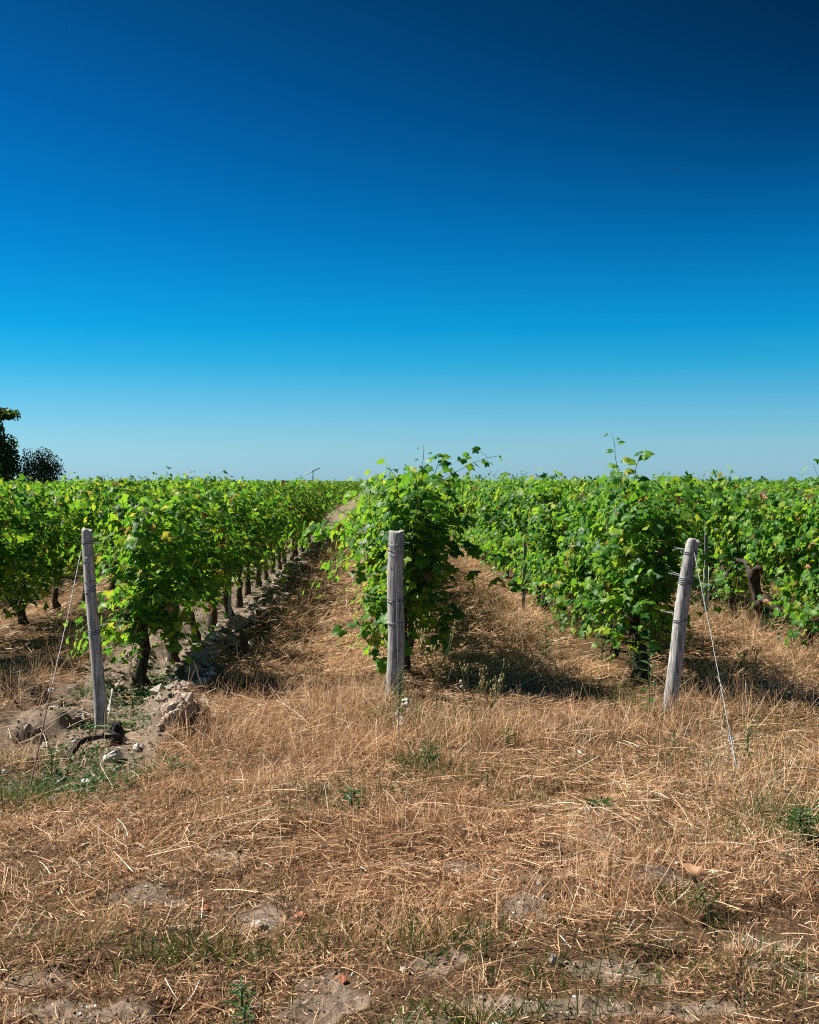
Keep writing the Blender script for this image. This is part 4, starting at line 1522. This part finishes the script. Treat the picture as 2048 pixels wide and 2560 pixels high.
dl = dead_leaf(1742, 2222, .115, M_BROWNLEAF, 'largest curled brown dead leaf, standing up in the straw of the right foreground', 1, 1.6, .02)
dl.rotation_euler = (.75, -.25, .5)
cv, cf = leaf_template(17, 5, 2, .16, .6)
rr_ = .30
cv = np.column_stack([np.sin(cv[:, 0] / rr_) * rr_, cv[:, 1], (1 - np.cos(cv[:, 0] / rr_)) * rr_ + cv[:, 2] * .8 + .05 * np.sin(cv[:, 1] * 14)])
dl.data = mesh_np('dead_leaf', cv, cf, plain('tan_dead_leaf', (.46, .25, .13), .7, 0, .35, 30))
for j, (px, py, s, m, lab) in enumerate([(755, 2305, .06, M_REDLEAF, 'crumpled reddish leaf in the stubble of the lower foreground'), (855, 2432, .055, M_REDLEAF, 'orange dead leaf at the edge of the grey soil patch'),
                                         (1330, 2307, .035, M_BROWNLEAF, 'small orange leaf on the cracked soil patch'), (1890, 2148, .045, M_REDLEAF, 'reddish dead leaf left of the green tuft near the right edge'),
                                         (1945, 2140, .05, M_BROWNLEAF, 'brown dead leaf just beside the green tuft near the right edge'), (1760, 2255, .03, M_BROWNLEAF, 'scrap of brown leaf just below the largest curled leaf'),
                                         (1840, 2010, .05, M_REDLEAF, 'red dead leaf in the straw below the shiny guy wire'), (510, 2265, .035, M_REDLEAF, 'dull red leaf scrap in the stubble left of centre'),
                                         (415, 2493, .02, M_REDLEAF, 'tiny orange leaf scrap near the bottom edge'), (975, 2265, .04, M_REDLEAF, 'reddish leaf scrap hanging in stubble near the grey pebble'),
                                         (370, 1770, .06, M_REDLEAF, 'reddish dry leaf on the herbs near the largest clod'), (320, 1905, .06, M_BROWNLEAF, 'pinkish brown leaf litter below the largest pale stone'),
                                         (1700, 1622, .10, M_REDLEAF, 'orange dry leaf lying behind the leaning post'), (1770, 1620, .10, M_REDLEAF, 'orange dry leaf lying behind the shiny guy wire'), (1990, 1605, .08, M_BROWNLEAF, 'tan dry leaf near the right edge below the vines'),
                                         (1830, 1800, .05, M_REDLEAF, 'orange leaf scrap just right of the guy wire in the dry grass'), (1105, 1755, .05, M_REDLEAF, 'reddish leaf in the deep shade beside the thick middle post')]):
    dead_leaf(px, py, s, m, lab, 20 + j)


# ------------------------------------------------------------------ weeds
def weed(px, py, h, n, ll, lw, lab, m=None, seed=0, lean=(0, 0), whorl=1.0, up=.7):
    rs = np.random.default_rng(seed)
    x, y = ground_at(px, py)
    root = bpy.data.objects.new('weed', None)
    COL.objects.link(root)
    root.location = (x, y, zat(x, y))
    root['label'], root['category'] = lab, 'weed'
    p = np.array([(0, 0, -.02), (lean[0] * .3, lean[1] * .3, h * .35), (lean[0] * .7, lean[1] * .7, h * .7), (lean[0], lean[1], h)])
    obj('stem', mesh_np('stem', *join([tube(p, [.0045, .004, .003, .0015], 6)]), m or M_WEED), root)
    tV = np.array([(0, 0, 0), (.5, .25, .03), (-.5, .25, .03), (.55, .55, .02), (-.55, .55, .02), (0, 1.0, -.10), (0, .4, -.06)])
    tF = np.array([(0, 1, 6), (0, 6, 2), (1, 3, 6), (2, 6, 4), (3, 5, 6), (4, 6, 5)])
    for i in range(n):
        k = (i + .5) / n
        q = np.array([np.interp(k, np.linspace(0, 1, 4), p[:, j]) for j in range(3)])
        az = i * 2.4 + rs.normal(0, .3)
        d = np.array([math.cos(az), math.sin(az), up + .9 * k + rs.normal(0, .12)])
        d /= np.linalg.norm(d)
        R = frames(np.array([[-d[0] * .5, -d[1] * .5, 1.0]]), d[None])[0]
        l = ll * (1.05 - .5 * k) * rs.uniform(.8, 1.15)
        me = mesh_np('leaf', tV * [lw / ll * l * 2, l, l], tF, m or M_WEED, np.full(7, rs.uniform(0, 1)))
        o = obj('leaf', me, root)
        o.matrix_basis = basis(R, q, 1)
    return root


weed(1000, 1822, .36, 46, .085, .0075, 'green narrow-leaved weed growing up the front of the thick middle post', seed=1)
weed(1365, 1655, .42, 42, .10, .008, 'upright narrow-leaved weed in the right alley, in front of the dark stake', seed=2)
weed(1505, 1682, .30, 30, .10, .010, 'green weed at the foot of a trunk in the row behind the leaning post', seed=3)
weed(1622, 1790, .55, 26, .10, .018, 'tall bluish broad-leaved weed between the vine and the leaning post', seed=4)
weed(1585, 1730, .28, 30, .09, .007, 'feathery weed left of the leaning post under the vine', seed=5)
weed(1500, 2030, .05, 15, .12, .006, 'bluish green rosette weed in the straw between thick and leaning post', seed=6, up=.3)
weed(605, 2500, .085, 20, .07, .005, 'dark green tuft weed at the bottom edge left of centre', seed=7)
weed(612, 2550, .06, 16, .06, .005, 'second dark tuft weed touching the bottom edge of the picture', seed=8)
weed(130, 1925, .16, 26, .06, .006, 'thin green weed in front of the blackened branch', seed=9)
weed(1870, 1900, .18, 22, .05, .012, 'leafy green weed growing round the shiny guy wire', seed=10)
weed(1685, 1880, .12, 10, .06, .016, 'small green seedling in straw at the foot of the leaning post', seed=11)
weed(1930, 1600, .2, 30, .14, .008, 'green grassy tuft under the vines near the right edge', seed=12, up=.5)
weed(1075, 1935, .14, 14, .09, .008, 'small bluish weed in the dry grass below the white stones', seed=13)
weed(1400, 1600, .30, 34, .09, .007, 'dense green weed at the edge of the right alley beside the dark stake', seed=14)
weed(2000, 2110, .12, 40, .10, .006, 'broad green tuft near the right edge of the foreground', seed=15)
weed(880, 2040, .10, 24, .10, .007, 'spreading green weed in straw below the thick middle post', seed=16, up=.4)
weed(1270, 1880, .10, 12, .07, .009, 'low green leaf weed at the front edge of the deep shade', seed=17)


def wiry(px, py, h, lab, seed, nb=7, puffs=0):
    rs = np.random.default_rng(seed)
    x, y = ground_at(px, py)
    root = bpy.data.objects.new('wiry_weed', None)
    COL.objects.link(root)
    root.location = (x, y, zat(x, y))
    root['label'], root['category'] = lab, 'weed'
    tips = []
    st = [np.array([(0, 0, -.02), (.0, 0, h * .3), (.01, .01, h * .5)])]
    obj('stem', mesh_np('stem', *join([tube(st[0], .003, 5)]), M_DRYWEED), root)
    for i in range(nb):
        b = np.array([.005, .005, h * rs.uniform(.15, .5)])
        az = rs.choice([0, 3.14]) + rs.normal(0, .7)
        d = np.array([math.cos(az) * .42, math.sin(az) * .42, 1.0])
        e = b + d * h * rs.uniform(.35, .6)
        mid = (b + e) / 2 + np.array([d[0] * .03, d[1] * .03, -.01])
        obj('branch', mesh_np('branch', *join([tube(np.array([b, mid, e]), [.0024, .002, .0014], 4)]), M_DRYWEED), root)
        tips.append(e)
        for j in range(rs.integers(2, 5)):
            f = mid * .3 + e * .7 + rs.normal(0, .02, 3) + np.array([0, 0, .03])
            obj('branch', mesh_np('branch', *join([tube(np.array([mid * .5 + e * .5, f]), [.0015, .001], 4)]), M_DRYWEED), root)
            tips.append(f)
    for i, e in enumerate(tips):
        if i < puffs:
            o = obj('seed_head', lump('seed_head', seed + i, .011, .011, .011, M_PUFF, 1, .1, 0), root, tuple(e))
        else:
            o = obj('bud', lump('bud', seed + i, .0055, .0055, .011, M_BUD, 1, .1, 0), root, tuple(e))


wiry(1092, 1808, .62, 'tall wiry seeding weed with yellowish buds beside the thick middle post', 31, 8)
wiry(1180, 1830, .36, 'wiry weed with a round white seed head, in front of the deep shade', 32, 6, 2)
wiry(1225, 1830, .36, 'drier wiry weed with many pale buds, next to the white seed head', 33, 8, 1)
wiry(1870, 1700, .3, 'thin flowering weed in the dry grass right of the guy wire', 34, 6, 0)
wiry(1985, 1660, .28, 'weed with two round pale seed heads near the right edge', 35, 4, 2)

# ------------------------------------------------------------------ far: trees, wind machine, bird
def crown_tree(name, label, px, D, trunk_h, blobs, n, ls, m, seed, limbs):
    rs = np.random.default_rng(seed)
    x = (px - 950) / FOC * D
    root = bpy.data.objects.new(name, None)
    COL.objects.link(root)
    root.location = (x, D, 0)
    root['label'], root['category'] = label, 'shrub' if 'shrub' in name else 'tree'
    parts = [tube(np.array([(0, 0, -.1), (.04, .02, trunk_h * .5), (0, 0, trunk_h)]), [.16, .12, .10], 9, .06, rs)]
    obj('trunk', mesh_np('trunk', *join(parts), M_TREEBARK), root)
    for (a, b, r) in limbs:
        a, b = np.array(a), np.array(b)
        mid = (a + b) / 2 + rs.normal(0, .06, 3)
        obj('limb', mesh_np('limb', *join([tube(np.array([a, mid, b]), [r, r * .7, r * .3], 6)]), M_TREEBARK), root)
    pos, nr = [], []
    for (c, rad, share) in blobs:
        k = int(n * share)
        d = rs.normal(0, 1, (k, 3))
        d /= np.linalg.norm(d, axis=1, keepdims=True)
        u = rs.uniform(.25, 1, k) ** .5
        w = 1 + .28 * vn(d[:, 0] * 2.5 + seed, d[:, 2] * 2.5 + d[:, 1] * 1.3, seed)
        pos.append(np.array(c) + d * (u * w)[:, None] * np.array(rad))
        nr.append(d * .7 + np.array([0, 0, .5]))
    pos, nr = np.concatenate(pos), np.concatenate(nr)
    R = frames(nr + rs.normal(0, .5, pos.shape), rs.normal(0, 1, pos.shape))
    V, F, T = leaf_cloud(pos, R, rs.uniform(.7, 1.2, len(pos)) * ls, FAR_T)
    obj('crown', mesh_np('crown', V, F, m, T), root)
    return root


crown_tree('dense_tree', 'tall dark dense tree at the left edge of the picture behind the vines', -30, 38, 1.2,
           [((.05, 0, 1.9), (1.12, 1.1, 1.25), .52), ((.42, 0, 2.3), (.66, .7, .8), .2), ((.1, 0, 3.1), (.55, .5, .6), .13), ((.55, 0, 3.62), (.58, .4, .20), .09), ((-.2, 0, 3.5), (.6, .5, .45), .06)], 11500, .15, M_TREE, 3,
           [((0, 0, 1.1), (.5, 0, 2.3), .06), ((0, 0, 1.1), (-.4, .2, 2.5), .06), ((0, 0, 1.1), (.2, 0, 3.6), .06), ((.15, 0, 3.0), (.8, 0, 3.6), .03)])
tw = crown_tree('feathery_shrub', 'sparse feathery dark shrub just right of the dense tree', 108, 38, .7,
                [((-.1, 0, 1.75), (.62, .6, .62), .5), ((.3, 0, 1.75), (.5, .4, .55), .25), ((.0, 0, 2.1), (.7, .5, .52), .25)], 4200, .10, M_OLIVE, 4,
                [((0, 0, .6), (.62, 0, 1.75), .025), ((0, 0, .6), (.45, .1, 2.3), .025), ((0, 0, .6), (-.1, .1, 2.55), .03), ((0, 0, .6), (-.5, 0, 2.4), .025), ((0, 0, .6), (.3, -.1, 2.45), .022), ((0, 0, .6), (.72, .1, 2.1), .02), ((0, 0, .6), (-.3, -.1, 2.55), .02)])


def wind_machine():
    D = 150.0
    x = (783 - 950) / FOC * D
    zc = EYE + (1203 - 1178) / FOC * D
    root = bpy.data.objects.new('wind_machine', None)
    COL.objects.link(root)
    root.location = (x, D, 0)
    root['label'], root['category'] = 'distant dark mast with a slanting two-blade fan above the vine tops', 'wind machine'
    obj('mast', mesh_np('mast', *join([tube(np.array([(0, 0, -.3), (0, 0, zc * .5), (0, 0, zc - .05)]), [.085, .075, .065], 10)]), M_FAN), root)
    obj('gearbox', mesh_np('gearbox', *join([tube(np.array([(-.18, -.05, zc - .06), (-.08, -.05, zc - .02), (.05, -.05, zc + .03), (.12, -.05, zc + .05)]), [.03, .075, .085, .05], 9)]), M_FAN), root)

    def blade(p, q, w, mm):
        p, q = np.array(p), np.array(q)
        d = (q - p) / np.linalg.norm(q - p)
        s = np.cross(d, [0, 1, 0])
        prof = [(-1, 0), (-.3, .35), (.6, .22), (1, 0), (.5, -.1), (-.4, -.15)]
        V = []
        for t, sc in ((0, .7), (.15, 1), (.7, .9), (1, .7)):
            c = p * (1 - t) + q * t
            for a, b in prof:
                V.append(c + s * a * w * sc * .5 + np.array([0, 1, 0]) * b * w * sc * .5)
        idx = np.arange(24).reshape(4, 6)
        F = np.stack([idx[:-1], np.roll(idx, -1, 1)[:-1], np.roll(idx, -1, 1)[1:], idx[1:]], -1).reshape(-1, 4)
        obj('blade', mesh_np('blade', np.array(V), F, mm), root)
    blade((.05, -.12, zc + .03), (.95, -.12, zc + .41), .13, M_FAN)
    blade((-.05, -.12, zc - .03), (-.95, -.12, zc - .40), .14, M_FAN_SUNLIT)  # lit blade: its brightness comes from the white colour


wind_machine()

# a bird high over the right of the field
Db = 60.0
dirb = Matrix.Rotation(-YAW, 3, 'Z') @ Matrix.Rotation(-PITCH, 3, 'X') @ Vector(((1683 - 1024) / FOC, 1, -(428 - 1280) / FOC))
root = bpy.data.objects.new('bird', None)
COL.objects.link(root)
root.location = Vector((0, 0, EYE)) + dirb * Db
root.rotation_euler = (0, -.15, .2)
root['label'], root['category'] = 'tiny dark bird flying high in the blue sky', 'bird'
body = obj('body', mesh_np('body', *join([tube(np.array([(-.075, 0, 0), (-.05, 0, .004), (0, 0, 0), (.05, 0, .002), (.075, 0, .012), (.09, 0, .012)]), [.004, .014, .022, .017, .013, .003], 8)]), M_BIRD), root)
for s in (-1, 1):
    Vw = np.array([(.03, 0, .01), (-.03, 0, .01), (.035, s * .07, .03), (-.02, s * .07, .03), (-.005, s * .14, .02), (.03, 0, .004), (-.03, 0, .004), (.035, s * .07, .026), (-.02, s * .07, .026)])
    Fw = [np.array([(0, 1, 3, 2), (5, 7, 8, 6)]), np.array([(2, 3, 4), (7, 4, 8)])]
    obj('wing', mesh_np('wing', Vw, Fw, M_BIRD), root)
obj('tail', mesh_np('tail', np.array([(-.07, -.008, 0), (-.07, .008, 0), (-.12, .022, .002), (-.12, -.022, .002)]), np.array([(0, 1, 2, 3)]), M_BIRD), root)
